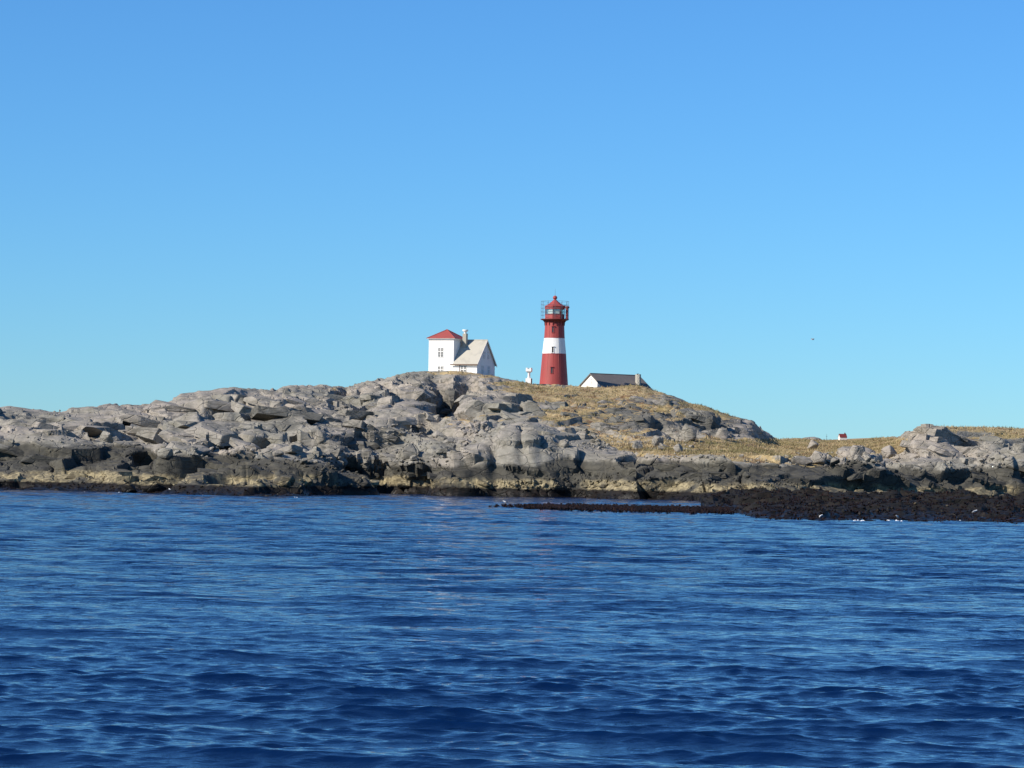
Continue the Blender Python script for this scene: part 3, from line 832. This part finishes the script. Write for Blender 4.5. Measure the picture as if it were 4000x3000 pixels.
# ------------------------------------------------------------------ keeper's house
HD = dm(303.0)
hm = HD / F_PX
A = math.radians(-23)                             # the front turns a little to the left, so the right gable shows
h0 = at(1673.5, 1452, HD)                         # front left corner at the ground
hb0 = h0.z - 2.0
house = empty('keepers_house', (h0.x, h0.y, hb0), -A * -1)
tag(house, 'white keeper\'s house with a square tower under a red pyramid roof', 'house')
hz2 = lambda Y: (1452 - Y) * hm + 2.0
W, Lw, Gd = 5.5, 5.15, 9.0                        # tower side, length of the wing, depth of the wing
ze = hz2(1322)                                    # tower eaves
zw = hz2(1415)                                    # wing eaves
zr = zw + Gd / 2 * 1.02                           # wing ridge
MB().box((W / 2, W / 2, ze / 2), (W, W, ze)).build('tower_wall', M['white'], house)
fr = MB()
fr.box((W / 2, W / 2, ze - .16), (W + .1, W + .1, .30)); fr.build('frieze', M['white'], house)
MB().box((W / 2, W / 2, ze - .36), (W + .16, W + .16, .07)).build('moulding', M['trim'], house)
# pyramid roof as four tiled slopes
ov, ap = .38, hz2(1285)
cx, cy = W / 2, W / 2
cs = [(-ov, -ov), (W + ov, -ov), (W + ov, W + ov), (-ov, W + ov)]
for k in range(4):
    a, b = cs[k], cs[(k + 1) % 4]
    MB().slab([(a[0], a[1], ze + .02), (b[0], b[1], ze + .02), (cx, cy, ap)], .06).build('roof_slope', M['red_roof'], house)
for k in range(4):
    a = cs[k]
    MB().bar((a[0], a[1], ze + .05), (cx, cy, ap + .03), .07, 6).build('hip_ridge', M['red_roof'], house)
ef = MB()
ef.box((W / 2, W / 2, ze - .02), (W + 2 * ov - .02, W + 2 * ov - .02, .06)); ef.build('eaves_board', M['trim'], house)
# wing: front wall, back wall, gable wall
x0, x1 = W + .002, W + Lw
g = [(x1, .02, 0), (x1, Gd, 0), (x1, Gd, zw), (x1, Gd / 2, zr), (x1, .02, zw)]
MB().slab(g, Lw).build('wing_wall', M['white'], house)
sl = 1.02
oh = .42
def rz_(y): return zw + min(y, Gd - y) * sl + .06
rf = MB().slab([(x0, -oh, rz_(-oh)), (x1 + .3, -oh, rz_(-oh)), (x1 + .3, Gd / 2, rz_(Gd / 2)), (x0, Gd / 2, rz_(Gd / 2))], .10)
rfo = rf.build('wing_roof', M['grey_roof'], house)
MB().slab([(x1 + .3, Gd + oh, rz_(-oh)), (W * .4, Gd + oh, rz_(-oh)), (W * .4, Gd / 2 + .004, rz_(Gd / 2)), (x1 + .3, Gd / 2 + .004, rz_(Gd / 2))], .10).build('wing_roof', M['grey_roof'], house)
MB().bar((x0, Gd / 2, rz_(Gd / 2) + .02), (x1 + .3, Gd / 2, rz_(Gd / 2) + .02), .1, 6).build('ridge_cap', M['grey_roof'], rfo)
for s in (0, 1):
    y0 = -oh if s == 0 else Gd + oh
    MB().slab([(x1 + .33, y0, rz_(-oh) - .34), (x1 + .33, Gd / 2, rz_(Gd / 2) - .34), (x1 + .33, Gd / 2, rz_(Gd / 2) + .05), (x1 + .33, y0, rz_(-oh) + .05)][::1 if s == 0 else -1], .06).build('bargeboard', M['trim'], house)
MB().bar((x0 - .5, -oh - .08, rz_(-oh) - .12), (x1 + .32, -oh - .08, rz_(-oh) - .16), .11, 8).build('gutter', M['brown'], house)
MB().box(((x0 + x1) / 2, -.02, zw - .5), (Lw - .3, .05, .05)).build('string_course', M['trim'], house)
xd = W + 1.35
dp = MB(); dp.bar((xd, -oh - .08, rz_(-oh) - .2), (xd, -.1, zw - .55), .05, 6).bar((xd, -.1, zw - .5), (xd, -.1, 0), .05, 6)
dp.build('downpipe', M['brown'], house)
# chimney with a white cowl, near the tower on the front slope
cxh, cyh = W + .98, Gd / 2 - 1.15
MB().box((cxh, cyh, (zr + hz2(1300)) / 2 - .9), (.78, .85, hz2(1300) - zr + 1.8)).build('chimney', M['concrete'], house)
zt = hz2(1300) - .002
cw = MB(); cw.lathe([(.26, zt), (.26, zt + .22), (.30, zt + .28), (.56, zt + .52), (.6, zt + .74), (.58, zt + .78)], 16, (cxh, cyh)); cw.build('chimney_cowl', M['white'], house, 40)
def window(parent, xc, z0, w, h, y=0.0, rows=(0.38,), m=None, pane='pane'):
    """a casement set in the front wall: frame with mullion and transom, panes behind, glazing bars"""
    f = MB(); T = .09
    f.box((xc, y - .03, z0 - .04), (w + .26, .12, .08), m=m).box((xc, y - .03, z0 + h + .05), (w + .24, .1, .10), m=m)
    for s in (-1, 1): f.box((xc + s * (w / 2 + .05), y - .03, z0 + h / 2), (.10, .08, h - .004), m=m)
    f.box((xc, y - .03, z0 + h / 2), (.17, .075, h - .006), m=m)
    for r in rows: f.box((xc, y - .032, z0 + h * (1 - r)), (w - .006, .065, .15), m=m)
    fo = f.build('window', M['white'], parent)
    zs = [z0] + [z0 + h * (1 - r) for r in sorted(rows, reverse=True)] + [z0 + h]
    for s in (-1, 1):
        for a, b in zip(zs[:-1], zs[1:]):
            MB().box((xc + s * w / 4, y - .012, (a + b) / 2), (w / 2 - .18, .03, b - a - .04), m=m).build('pane', M[pane], fo)
            n = max(1, round((b - a) / .55))
            gb = MB()
            gb.box((xc + s * w / 4, y - .032, (a + b) / 2), (.045, .02, b - a - .16), m=m)
            for q in range(1, n + 1):
                if n == 1 and q == 1: gb.box((xc + s * w / 4, y - .034, (a + b) / 2), (w / 2 - .19, .02, .04), m=m)
                elif q < n: gb.box((xc + s * w / 4, y - .034, a + (b - a) * q / n), (w / 2 - .19, .02, .04), m=m)
            gb.build('glazing_bar', M['white'], fo)
    return fo
xt = (1721 - 1673.5) * hm / math.cos(A)
window(house, xt, hz2(1394), 1.12, 1.75)
window(house, xt, hz2(1465), 1.12, 1.72)
window(house, W + (1811 - 1771) * hm / math.cos(A), hz2(1462), 1.12, 1.6)
RG = Matrix.Translation((x1, 0, 0)) @ Matrix.Rotation(math.radians(90), 4, 'Z')
for yc, z0, w, h in ((3.5, hz2(1398), .9, 1.4), (5.6, hz2(1398), .9, 1.4), (2.7, hz2(1458), .95, 1.6), (6.0, hz2(1458), .95, 1.6)):
    window(house, yc, z0, w, h, m=RG, pane='shade_pane')
RT = Matrix.Translation((W, 0, 0)) @ Matrix.Rotation(math.radians(90), 4, 'Z')
window(house, 3.2, ze - 1.15, .55, .6, m=RT, rows=())

# ------------------------------------------------------------------ low outbuilding right of the tower
OD = dm(320.0)
B = math.radians(38)
o0 = at(2308, 1505, OD)                           # under the peak of the near gable
om = OD / F_PX
shed = empty('outbuilding', (o0.x, o0.y, o0.z - 1.8), B)
tag(shed, 'low white outbuilding with a dark slate roof and a pale chimney', 'outbuilding')
# local: x along the ridge (away to the right), y across; near gable at x = 0
Ls, Ws, zr2 = 13.0, 8.2, (1505 - 1459) * om + 1.8
pit = .69
ze2 = zr2 - Ws / 2 * pit
MB().slab([(0, Ws / 2, 0), (0, -Ws / 2, 0), (0, -Ws / 2, ze2 - .12), (0, 0, zr2 - .12), (0, Ws / 2, ze2 - .12)], Ls).build('wall', M['white'], shed)
for s in (-1, 1):
    q = [(-.25, s * (Ws / 2 + .35), ze2 - .35 * pit), (Ls + .25, s * (Ws / 2 + .35), ze2 - .35 * pit), (Ls + .25, s * .002, zr2), (-.25, s * .002, zr2)]
    MB().slab(q if s < 0 else q[::-1], .11).build('roof', M['slate'], shed)
    q = [(-.28, s * (Ws / 2 + .35), ze2 - .35 * pit - .22), (-.28, s * .002, zr2 - .22), (-.28, s * .002, zr2 + .04), (-.28, s * (Ws / 2 + .35), ze2 - .35 * pit + .04)]
    MB().slab(q if s > 0 else q[::-1], .05).build('bargeboard', M['slate'], shed)
MB().bar((-.25, 0, zr2 + .03), (Ls + .25, 0, zr2 + .03), .09, 6).build('ridge_cap', M['slate'], shed)
MG = Matrix.Rotation(math.radians(-90), 4, 'Z')
window(shed, .15, (1505 - 1496) * om + 1.8, .62, .85, m=MG, rows=(.5,))
xch = 10.4
MB().box((xch, -2.9, (zr2 + .12) / 2), (.42, 1.35, zr2 + .12)).build('chimney', M['concrete'], shed)
MB().box((xch - .1, -2.9, zr2 + .16), (.28, .28, .2)).build('chimney_pot', M['iron'], shed)

# ------------------------------------------------------------------ far house and mast on the moor
fh = at(3291, 1718, 2160)
fm = 2160 / F_PX
far = empty('far_house', (fh.x, fh.y, fh.z - 1.2), math.radians(12))
tag(far, 'tiny white house with a red roof far off on the moor', 'house')
MB().slab([(2.6, -2.2, 0), (2.6, 2.2, 0), (2.6, 2.2, 3.2), (2.6, 0, 5.4), (2.6, -2.2, 3.2)], 5.2).build('wall', M['trim'], far)
for s in (-1, 1):
    q = [(-2.8, s * 2.5, 2.95), (2.8, s * 2.5, 2.95), (2.8, s * .003, 5.55), (-2.8, s * .003, 5.55)]
    MB().slab(q if s < 0 else q[::-1], .12).build('roof', M['dark_red'], far)
MB().box((1.7, -.2, 5.7), (.75, .7, 1.3)).build('chimney', M['dark_red'], far)
pm = at(3229, 1716, 1200)
mo = empty('mast', (pm.x, pm.y, pm.z - 1.5))
tag(mo, 'thin distant mast standing on the skyline left of the far house', 'mast')
MB().bar((0, 0, 0), (0, 0, 3.6), .09, 6, .05).build('pole', M['iron'], mo)
MB().bar((-.35, 0, 2.7), (.35, 0, 2.7), .05, 5).build('crossarm', M['iron'], mo)

# ------------------------------------------------------------------ birds
def gull(name, loc, rz, fly=False, sc=1.0):
    b = empty(name, loc, rz)
    m = MB()
    m.lathe([(.005, -.30), (.03, -.26), (.075, -.12), (.09, 0), (.075, .12), (.05, .2), (.055, .25), (.045, .3), (.012, .335), (.006, .37)], 10)
    mt = Matrix.Rotation(math.radians(90 if fly else 68), 4, 'Y')
    bmesh.ops.transform(m.bm, matrix=Matrix.Translation((0, 0, 0 if fly else .2)) @ mt, verts=m.bm.verts)
    m.build('body', M['feather_white'], b, 60)
    for s in (-1, 1):
        w = MB()
        if fly:
            q = [(.12, s * .05, .02), (.14, s * .32, .17), (.02, s * .72, .10), (-.1, s * .7, .09), (-.06, s * .3, .15), (-.1, s * .05, .02)]
            w.slab(q if s > 0 else q[::-1], .02)
        else:
            w.poly([(.06, s * .09, .27), (-.06, s * .1, .27), (-.34, s * .03, .10), (-.1, s * .1, .13), (.04, s * .1, .18), (-.05, s * .06, .29)], [(0, 1, 2, 3, 4), (0, 1, 5), (1, 2, 5)])
        w.build('wing', M['feather_grey'], b)
    if not fly:
        for s in (-1, 1): MB().bar((0, s * .04, 0), (0, s * .04, .14), .012, 4).build('leg', M['brown'], b)
    b.scale = (sc,) * 3
    return b
g = gull('flying_bird', at(3175, 1326, 300), math.radians(-160), True, 0.62)
tag(g, 'small distant bird flying alone in the blue sky', 'bird')
BIRDS = [(2958, 2004, 'white gull standing near the left end of the dark reef'), (3202, 2018, 'white gull low on the reef where the weed meets the sea, below the meadow'), (3508, 2026, 'white gull beside the line of foam under the reef'),
         (3806, 2004, 'rightmost white gull standing on the dark reef'), (1975, 1968, 'white gull on the left end of the drifting kelp strip'), (662, 1917, 'white gull at the waterline below the pale ledge on the left')]
for X, Y, l in BIRDS:
    p = surf(X, Y)
    if X == 1975: p = at(X, Y + 3, waterline_D(X, 1976)); p.z = .25
    b = gull('gull', p + Vector((0, -.15, -.02)), random.uniform(0, 6.28), False, 1.0)
    tag(b, l, 'gull', 'gulls along the shore')

# ------------------------------------------------------------------ boulders
def hull_rock(n, seed, flat=1.0, sub=0):
    r = random.Random(seed)
    bm = bmesh.new()
    for _ in range(n):
        v = Vector((r.gauss(0, 1), r.gauss(0, 1), r.gauss(0, 1))).normalized()
        p = 3.2
        k = (abs(v.x) ** p + abs(v.y) ** p + abs(v.z) ** p) ** (-1 / p)
        bm.verts.new(v * k * r.uniform(.82, 1.0) * 0.5)
    res = bmesh.ops.convex_hull(bm, input=bm.verts)
    bmesh.ops.delete(bm, geom=[e for e in res['geom_interior'] if isinstance(e, bmesh.types.BMVert)], context='VERTS')
    if sub:
        bmesh.ops.bevel(bm, geom=list(bm.edges), offset=.035, segments=1, affect='EDGES')
    for v in bm.verts: v.co.z *= flat
    me = bpy.data.meshes.new('boulder')
    bmesh.ops.recalc_face_normals(bm, faces=bm.faces)
    bm.to_mesh(me); bm.free(); me.materials.append(M['boulder'])
    return me
ROCKS = [hull_rock(14 + k % 5 * 2, 100 + k) for k in range(14)]
BIG = [hull_rock(16 + k % 4 * 3, 300 + k, 1.0, 1) for k in range(10)]
# the ones that can be picked out in the photograph: X, Y of the centre, width and height in photograph pixels, lean, label
NAMED = [
 (3205, 1785, 70, 56, 8, 'rounded grey boulder with a pale left face standing in the meadow grass'),
 (3130, 1798, 95, 40, -4, 'broad flat pale boulder lying on top of the dark shore ledge'),
 (3345, 1766, 75, 66, 2, 'tall blocky grey rock standing at the front edge of the meadow'),
 (3470, 1768, 60, 50, -35, 'tilted slab leaning over a black hollow beside the right knoll'),
 (3170, 1737, 52, 42, 3, 'upright grey stone in the middle of the meadow'),
 (1701, 1628, 28, 44, 10, 'pale upright boulder at the foot of the dark cleft below the house'),
 (2118, 1702, 62, 46, -12, 'large rounded boulder perched on the pale whaleback dome'),
 (2200, 1730, 46, 38, 14, 'angular boulder in the hollow on the right of the pale dome'),
 (2285, 1745, 70, 40, 24, 'long pinkish slab lying against the right end of the pale dome'),
 (2650, 1752, 44, 42, 6, 'white-topped boulder at the edge of the grass above the black ledge'),
 (2690, 1690, 66, 76, -4, 'big squared block under the cliff at the right end of the hill'),
 (2490, 1740, 44, 34, 0, 'squat boulder on the grass below the dark outcrop'),
 (2565, 1722, 56, 48, 12, 'cracked grey boulder heaped beside the big squared block'),
 (2815, 1695, 60, 52, 0, 'jagged boulder cluster at the right foot of the hill'),
 (510, 1632, 56, 22, 28, 'long pale slab tilted up on the left slope'),
 (420, 1700, 62, 60, 30, 'dark leaning boulder above the long grey whaleback slab'),
 (800, 1808, 64, 82, -4, 'tall flat-faced block standing above the weed line'),
 (640, 1770, 70, 46, 4, 'rounded ledge block left of the tall flat-faced block'),
 (1080, 1772, 62, 26, 8, 'pale flat-topped slab in the rubble below the buttress'),
 (945, 1762, 34, 40, 5, 'small pale cube-like block in the rubble on the left'),
 (1245, 1700, 46, 62, -6, 'pale pillar of rock right of the black hollow'),
 (1600, 1762, 74, 66, -8, 'large pale wedge-shaped boulder in the rubble left of the dome'),
 (1822, 1782, 60, 54, 14, 'pale knobbly boulder pressed against the left side of the dome'),
 (1745, 1800, 66, 40, -6, 'broad pale boulder low down left of the dome'),
 (1880, 1690, 44, 34, 20, 'pinkish boulder just below the planks in the gully'),
 (600, 1905, 110, 46, 2, 'wide pale ledge block above the weed on the left'),
 (500, 1912, 70, 44, -10, 'pale block next to the wide pale ledge block'),
 (1105, 1880, 96, 44, -6, 'bright cream block low on the shore left of centre'),
 (1195, 1878, 70, 40, 5, 'cream block right of the bright one, above the weed'),
 (1420, 1888, 66, 40, 4, 'cream boulder on the shore below the rubble slope'),
 (3790, 1800, 64, 34, 0, 'rounded stone resting on the white ledge under the right knoll'),
 (3860, 1792, 54, 30, 10, 'flat stone right of the rounded one under the right knoll'),
 (3950, 1805, 56, 60, -24, 'split pale rock at the right edge of the picture'),
 (3070, 1790, 40, 30, 4, 'small grey stone left of the broad flat pale boulder'),
 (3385, 1790, 44, 34, -8, 'pointed pale stone on the ledge below the tilted slab'),
 (3290, 1795, 50, 32, 14, 'low wedge of pale rock between the meadow stones'),
]
for i, (X, Y, w, h, lean, label) in enumerate(NAMED):
    p = surf(X, Y + h * .42)
    D = p.y
    o = link('boulder', BIG[i % len(BIG)])
    mw, mh = w * D / F_PX, h * D / F_PX
    o.scale = (mw, (mw + mh) * .5, mh * 1.25)
    o.rotation_euler = (random.uniform(-.15, .15), math.radians(lean), random.uniform(-.5, .5))
    o.location = p + Vector((0, (mw + mh) * .12, mh * .36))
    tag(o, label, 'boulder', 'boulders picked out along the shore')
# jointed slabs: the bedrock breaks along its joints into flat-topped pieces that dip gently to the right
def slab_rock(seed):
    r = random.Random(seed)
    bm = bmesh.new()
    bmesh.ops.create_cube(bm, size=1)
    for v in bm.verts: v.co += Vector((r.uniform(-.16, .16), r.uniform(-.14, .14), r.uniform(-.12, .12)))
    for _ in range(4):
        a, e = r.uniform(0, 6.28), r.uniform(-.1, .9)
        n = Vector((math.cos(a) * math.cos(e), math.sin(a) * math.cos(e), math.sin(e)))
        res = bmesh.ops.bisect_plane(bm, geom=bm.verts[:] + bm.edges[:] + bm.faces[:], plane_co=n * r.uniform(.40, .50), plane_no=n, clear_outer=True)
        ed = [x for x in res['geom_cut'] if isinstance(x, bmesh.types.BMEdge)]
        if ed: bmesh.ops.contextual_create(bm, geom=ed)
    bmesh.ops.bevel(bm, geom=list(bm.edges), offset=.022, segments=1, affect='EDGES')
    me = bpy.data.meshes.new('rock_slab')
    bmesh.ops.recalc_face_normals(bm, faces=bm.faces)
    bm.to_mesh(me); bm.free(); me.materials.append(M['boulder'])
    return me
SLABS = [slab_rock(500 + k) for k in range(18)]
ZS = [(2430, 1610, 240, 60, 30, .8), (2720, 1620, 130, 50, 16, .8), (2500, 1720, 200, 30, 8, .6), (2600, 1830, 380, 36, 16, .9), (3300, 1830, 300, 22, 14, .8), (3750, 1740, 200, 60, 24, .8), (3800, 1850, 180, 30, 8, .8), (2130, 1560, 130, 60, 14, .7),
      (300, 1670, 330, 60, 20, 2.0), (150, 1760, 180, 60, 8, 1.5), (560, 1650, 260, 70, 18, 1.9), (700, 1740, 200, 60, 12, 1.4), (900, 1600, 220, 70, 16, 1.8), (1000, 1720, 180, 60, 14, 1.0),
      (1200, 1600, 180, 80, 22, 1.15), (1400, 1640, 170, 90, 18, 1.0), (1600, 1640, 150, 90, 12, .9), (1500, 1780, 220, 40, 12, .8), (1900, 1560, 110, 80, 10, .8), (1800, 1720, 110, 60, 8, .7), (600, 1850, 500, 30, 16, .8), (1500, 1870, 380, 24, 14, .7)]
nsl = 0
for X, Y, a, b, n, k in ZS:
    for _ in range(n):
        x, y = X + a * max(-1, min(1, random.gauss(0, .55))), Y + b * max(-1, min(1, random.gauss(0, .55)))
        if not (0 < x < 4000) or y < np.interp(x, cr[:, 0], cr[:, 1]) + 34: continue
        if 2140 < x < 2560 and y < 1560: continue
        i = surf_i(x, y)
        if i < 0 or P2[i, 2] < .5 or nsl >= 298 or SMV.ravel()[i] > .5: continue
        p = Vector(P2[i])
        w = k * min(5.6, random.lognormvariate(math.log(3.5), .36)); d = w * random.uniform(.6, 1.0); h = random.uniform(.45, 1.0) * min(k, 1.15) + (.13 if k < 1.3 else .09) * w
        o = link('rock_slab', SLABS[random.randrange(len(SLABS))], terrain)
        o.scale = (w, d, h)
        o.rotation_euler = (random.gauss(.06, .10), random.gauss(.14, .14), random.gauss(.25, .45))
        o.location = p + Vector((0, d * .22, -h * random.uniform(.05, .28)))
        o['splash'] = float(splash[i]); o['lichen_shade'] = float(lichen_shade[i])
        nsl += 1
# rubble: stones lying in the hollows and along the ledges, pieces of the islet
ZN = [(1350, 1810, 260, 34, 46), (1560, 1800, 160, 40, 26), (950, 1770, 110, 24, 16), (760, 1740, 120, 40, 14), (1560, 1700, 150, 40, 22), (1860, 1680, 70, 34, 16), (3300, 1800, 220, 26, 34), (3850, 1810, 170, 34, 22),
      (2500, 1885, 420, 20, 36), (2060, 1890, 160, 20, 14), (1250, 1890, 200, 18, 14), (2330, 1735, 60, 24, 12), (2560, 1730, 140, 26, 14), (2760, 1790, 160, 10, 10), (300, 1700, 260, 70, 16), (3000, 1890, 160, 16, 10), (3350, 1985, 500, 24, 14), (560, 1890, 300, 24, 12)]
nst = 0
for X, Y, a, b, n in ZN:
    for _ in range(n):
        if nst >= 296: break
        x, y = X + a * max(-1, min(1, random.gauss(0, .55))), Y + b * max(-1, min(1, random.gauss(0, .55)))
        if not (0 < x < 4000): continue
        p = surf(x, y)
        if p.z < .1: continue
        s = random.lognormvariate(math.log(.72), .42)
        o = link('stone', ROCKS[random.randrange(len(ROCKS))], terrain)
        o.scale = (s * random.uniform(.8, 1.5), s * random.uniform(.8, 1.2), s * random.uniform(.6, 1.0))
        o.rotation_euler = (random.uniform(-.4, .4), random.uniform(-.4, .4), random.uniform(0, 6.28))
        o.location = p + Vector((0, 0, s * .22))
        _i = surf_i(x, y); o['splash'] = float(splash[_i]); o['lichen_shade'] = float(lichen_shade[_i])
        nst += 1
# pebbles and broken stone too small to pick apart: one part
def scatter_mesh(name, bases, placements, mat, parent=None):
    vs, fs, off = [], [], 0
    for me, Mx in placements:
        v, f = bases[me]
        vs.append(v @ np.array(Mx.to_3x3()).T + np.array(Mx.translation)); fs.append(f + off); off += len(v)
    V, F = np.concatenate(vs), np.concatenate(fs)
    me = bpy.data.meshes.new(name)
    k = F.shape[1]
    me.vertices.add(len(V)); me.vertices.foreach_set('co', V.astype(np.float32).ravel())
    me.loops.add(F.size); me.loops.foreach_set('vertex_index', F.ravel().astype(np.int32))
    me.polygons.add(len(F)); me.polygons.foreach_set('loop_start', np.arange(0, F.size, k, dtype=np.int32)); me.polygons.foreach_set('loop_total', np.full(len(F), k, np.int32))
    me.update(); me.validate(); me.materials.append(mat)
    return link(name, me, parent)
def tris(me):
    me.calc_loop_triangles()
    v = np.array([x.co for x in me.vertices]); f = np.array([t.vertices for t in me.loop_triangles]); return v, f
rb = [tris(m) for m in ROCKS[:6]]
pl = []
vis_ids = zb[zb >= 0]
for X, Y, a, b, n in ZN:
    for _ in range(n * 6):
        x, y = X + a * random.gauss(0, .6), Y + b * random.gauss(0, .6)
        if not (0 < x < 4000): continue
        p = surf(x, y)
        if p.z < .1: continue
        s = random.uniform(.18, .45)
        pl.append((random.randrange(6), Matrix.Translation(p + Vector((0, 0, s * .2))) @ Euler((random.random(), random.random(), random.random() * 6)).to_matrix().to_4x4() @ Matrix.Diagonal((s * 1.3, s, s * .8, 1))))
o = scatter_mesh('broken_stone', rb, pl, M['boulder'], terrain); o['kind'] = 'stuff'

# planks and a post lying in the gully
for i, (X, Y, L_, rz, l) in enumerate(((1852, 1682, 1.6, .1, 'short bleached plank lying in the gully left of the pale dome'), (1815, 1669, 2.2, -.15, 'long bleached plank lying just above the short one'))):
    p = surf(X, Y)
    o = MB().box((0, 0, 0), (L_, .3, .2)).build('plank', M['log'], None, loc=p + Vector((0, -.2, .15)))
    o.rotation_euler = (0, .05, rz); tag(o, l, 'plank', 'planks in the gully')

# ------------------------------------------------------------------ dry grass tufts
tb = []
for k in range(5):
    r = random.Random(50 + k); v, f = [], []
    for b in range(6):
        a = r.uniform(0, 6.28); t_ = r.uniform(.1, .55); x, y = r.uniform(-.22, .22), r.uniform(-.22, .22)
        h = r.uniform(.25, .6); wx, wy = -math.sin(a) * .05, math.cos(a) * .05
        n = len(v)
        v += [(x - wx, y - wy, -.08), (x + wx, y + wy, -.08), (x + math.cos(a) * t_ * h, y + math.sin(a) * t_ * h, h)]
        f.append((n, n + 1, n + 2))
    tb.append((np.array(v), np.array(f)))
gm = np.nonzero((G > 0.55) & (P2[:, 1] < 740) & (PX > -100) & (PX < 4100))[0]
gsel = gm[rng.random(len(gm)) < np.clip(G[gm], 0, 1) * 15000 / len(gm)]
nz = grid_normals(V2).reshape(-1, 3)[:, 2]
pl = []
for i in gsel:
    if nz[i] < .55 or OUTV.ravel()[i] > .5: continue
    s = random.uniform(.5, 1.15)
    p = P2[i] + np.array([random.uniform(-.15, .15), random.uniform(-.15, .15), 0])
    pl.append((random.randrange(5), Matrix.Translation(Vector(p)) @ Matrix.Rotation(random.uniform(0, 6.28), 4, 'Z') @ Matrix.Diagonal((s * 1.2, s * 1.2, s * .8, 1))))
o = scatter_mesh('dry_grass', tb, pl, M['tuft'])
tag(o, 'dry ochre grass tufts over the hilltop and meadow', 'grass', kind='stuff')

# ------------------------------------------------------------------ kelp on the tidal rocks and the drifting strip
kb = []
for k in range(6):
    r = random.Random(80 + k); v, f = [], []
    for b in range(7):
        a = r.uniform(0, 6.28); x, y = r.uniform(-.2, .2), r.uniform(-.2, .2); h = r.uniform(.12, .4); l_ = r.uniform(.12, .45); w = r.uniform(.05, .11)
        ca, sa = math.cos(a), math.sin(a); n = len(v)
        v += [(x - sa * w * .4, y + ca * w * .4, -.05), (x + sa * w * .4, y - ca * w * .4, -.05), (x + ca * l_ * .5 + sa * w, y + sa * l_ * .5 - ca * w, h), (x + ca * l_ * .5 - sa * w, y + sa * l_ * .5 + ca * w, h), (x + ca * l_, y + sa * l_, h * .45)]
        f += [(n, n + 1, n + 2), (n, n + 2, n + 3), (n + 3, n + 2, n + 4)]
    kb.append((np.array(v), np.array(f)))
wm = np.nonzero((P2[:, 2] > -.1) & (P2[:, 2] < np.where(reefm > 0, 2.4, 1.05)) & (PX > -80) & (PX < 4080) & (P2[:, 1] < 450))[0]
prob = np.where(reefm[wm] > 0, 1.0, .55); prob = prob / prob.sum() * 7000
wsel = wm[rng.random(len(wm)) < prob]
pl = []
for i in wsel:
    s = random.uniform(.3, .8)
    pl.append((random.randrange(6), Matrix.Translation(Vector(P2[i])) @ Matrix.Rotation(random.uniform(0, 6.28), 4, 'Z') @ Matrix.Diagonal((s * 1.3, s * 1.3, s * .75, 1))))
o = scatter_mesh('kelp', kb, pl, M['weed'])
tag(o, 'dark brown kelp covering the tidal rocks and reef', 'kelp', kind='stuff')
pl = []
for _ in range(5200):
    t_ = random.random() ** .62
    X = 1900 + t_ * 960
    yc = 1981 + (X - 1900) * .020
    if t_ < .16 and (int(X / 14) % 2 or random.random() < .5): continue
    wdt = 2.5 + 5.5 * min(1, max(0, (t_ - .08) / .3))
    Y = yc + random.gauss(0, .5) * wdt
    D = waterline_D(X, Y)
    p = at(X, Y, D); s = random.uniform(.5, 1.05)
    z = -.05 + random.random() * .18 * min(1, t_ * 5 + .3)
    pl.append((random.randrange(6), Matrix.Translation((p.x, p.y, z)) @ Matrix.Rotation(random.uniform(0, 6.28), 4, 'Z') @ Matrix.Diagonal((s, s, s * .9, 1))))
o = scatter_mesh('kelp_strip', kb, pl, M['weed'])
tag(o, 'long thin strip of dark kelp breaking the surface off the shore', 'kelp', kind='stuff')

# ------------------------------------------------------------------ a little foam where the sea meets the reef
m = MB()
def fleck(X, Y, l_, w_):
    D = waterline_D(X, Y); p = at(X, Y, D); n = 9
    pts = [(p.x + l_ * math.cos(2 * math.pi * i / n) * random.uniform(.5, 1.0), p.y + w_ * math.sin(2 * math.pi * i / n) * random.uniform(.6, 1.1), .05 + random.uniform(0, .03)) for i in range(n)]
    v = [m.bm.verts.new(q) for q in pts]; c_ = m.bm.verts.new((p.x, p.y, .14))
    for i in range(n): m.bm.faces.new((v[i], v[(i + 1) % n], c_))
for k in range(9):
    X = random.uniform(3285, 3525); fleck(X, 2037 + random.uniform(-1.5, 2), random.uniform(.06, .3), random.uniform(.05, .22))
for X, Y in ((1145, 1943), (1160, 1944), (800, 1937), (470, 1925), (330, 1922), (3200, 2030), (3750, 2035), (2440, 1999), (2280, 1991), (2210, 1992)):
    for _ in range(1): fleck(X + random.uniform(-8, 8), Y + random.uniform(-1, 2), random.uniform(.05, .16), random.uniform(.04, .15))
o = m.build('foam', M['foam'])
tag(o, 'thin white line of foam at the edge of the reef', 'foam', kind='stuff')
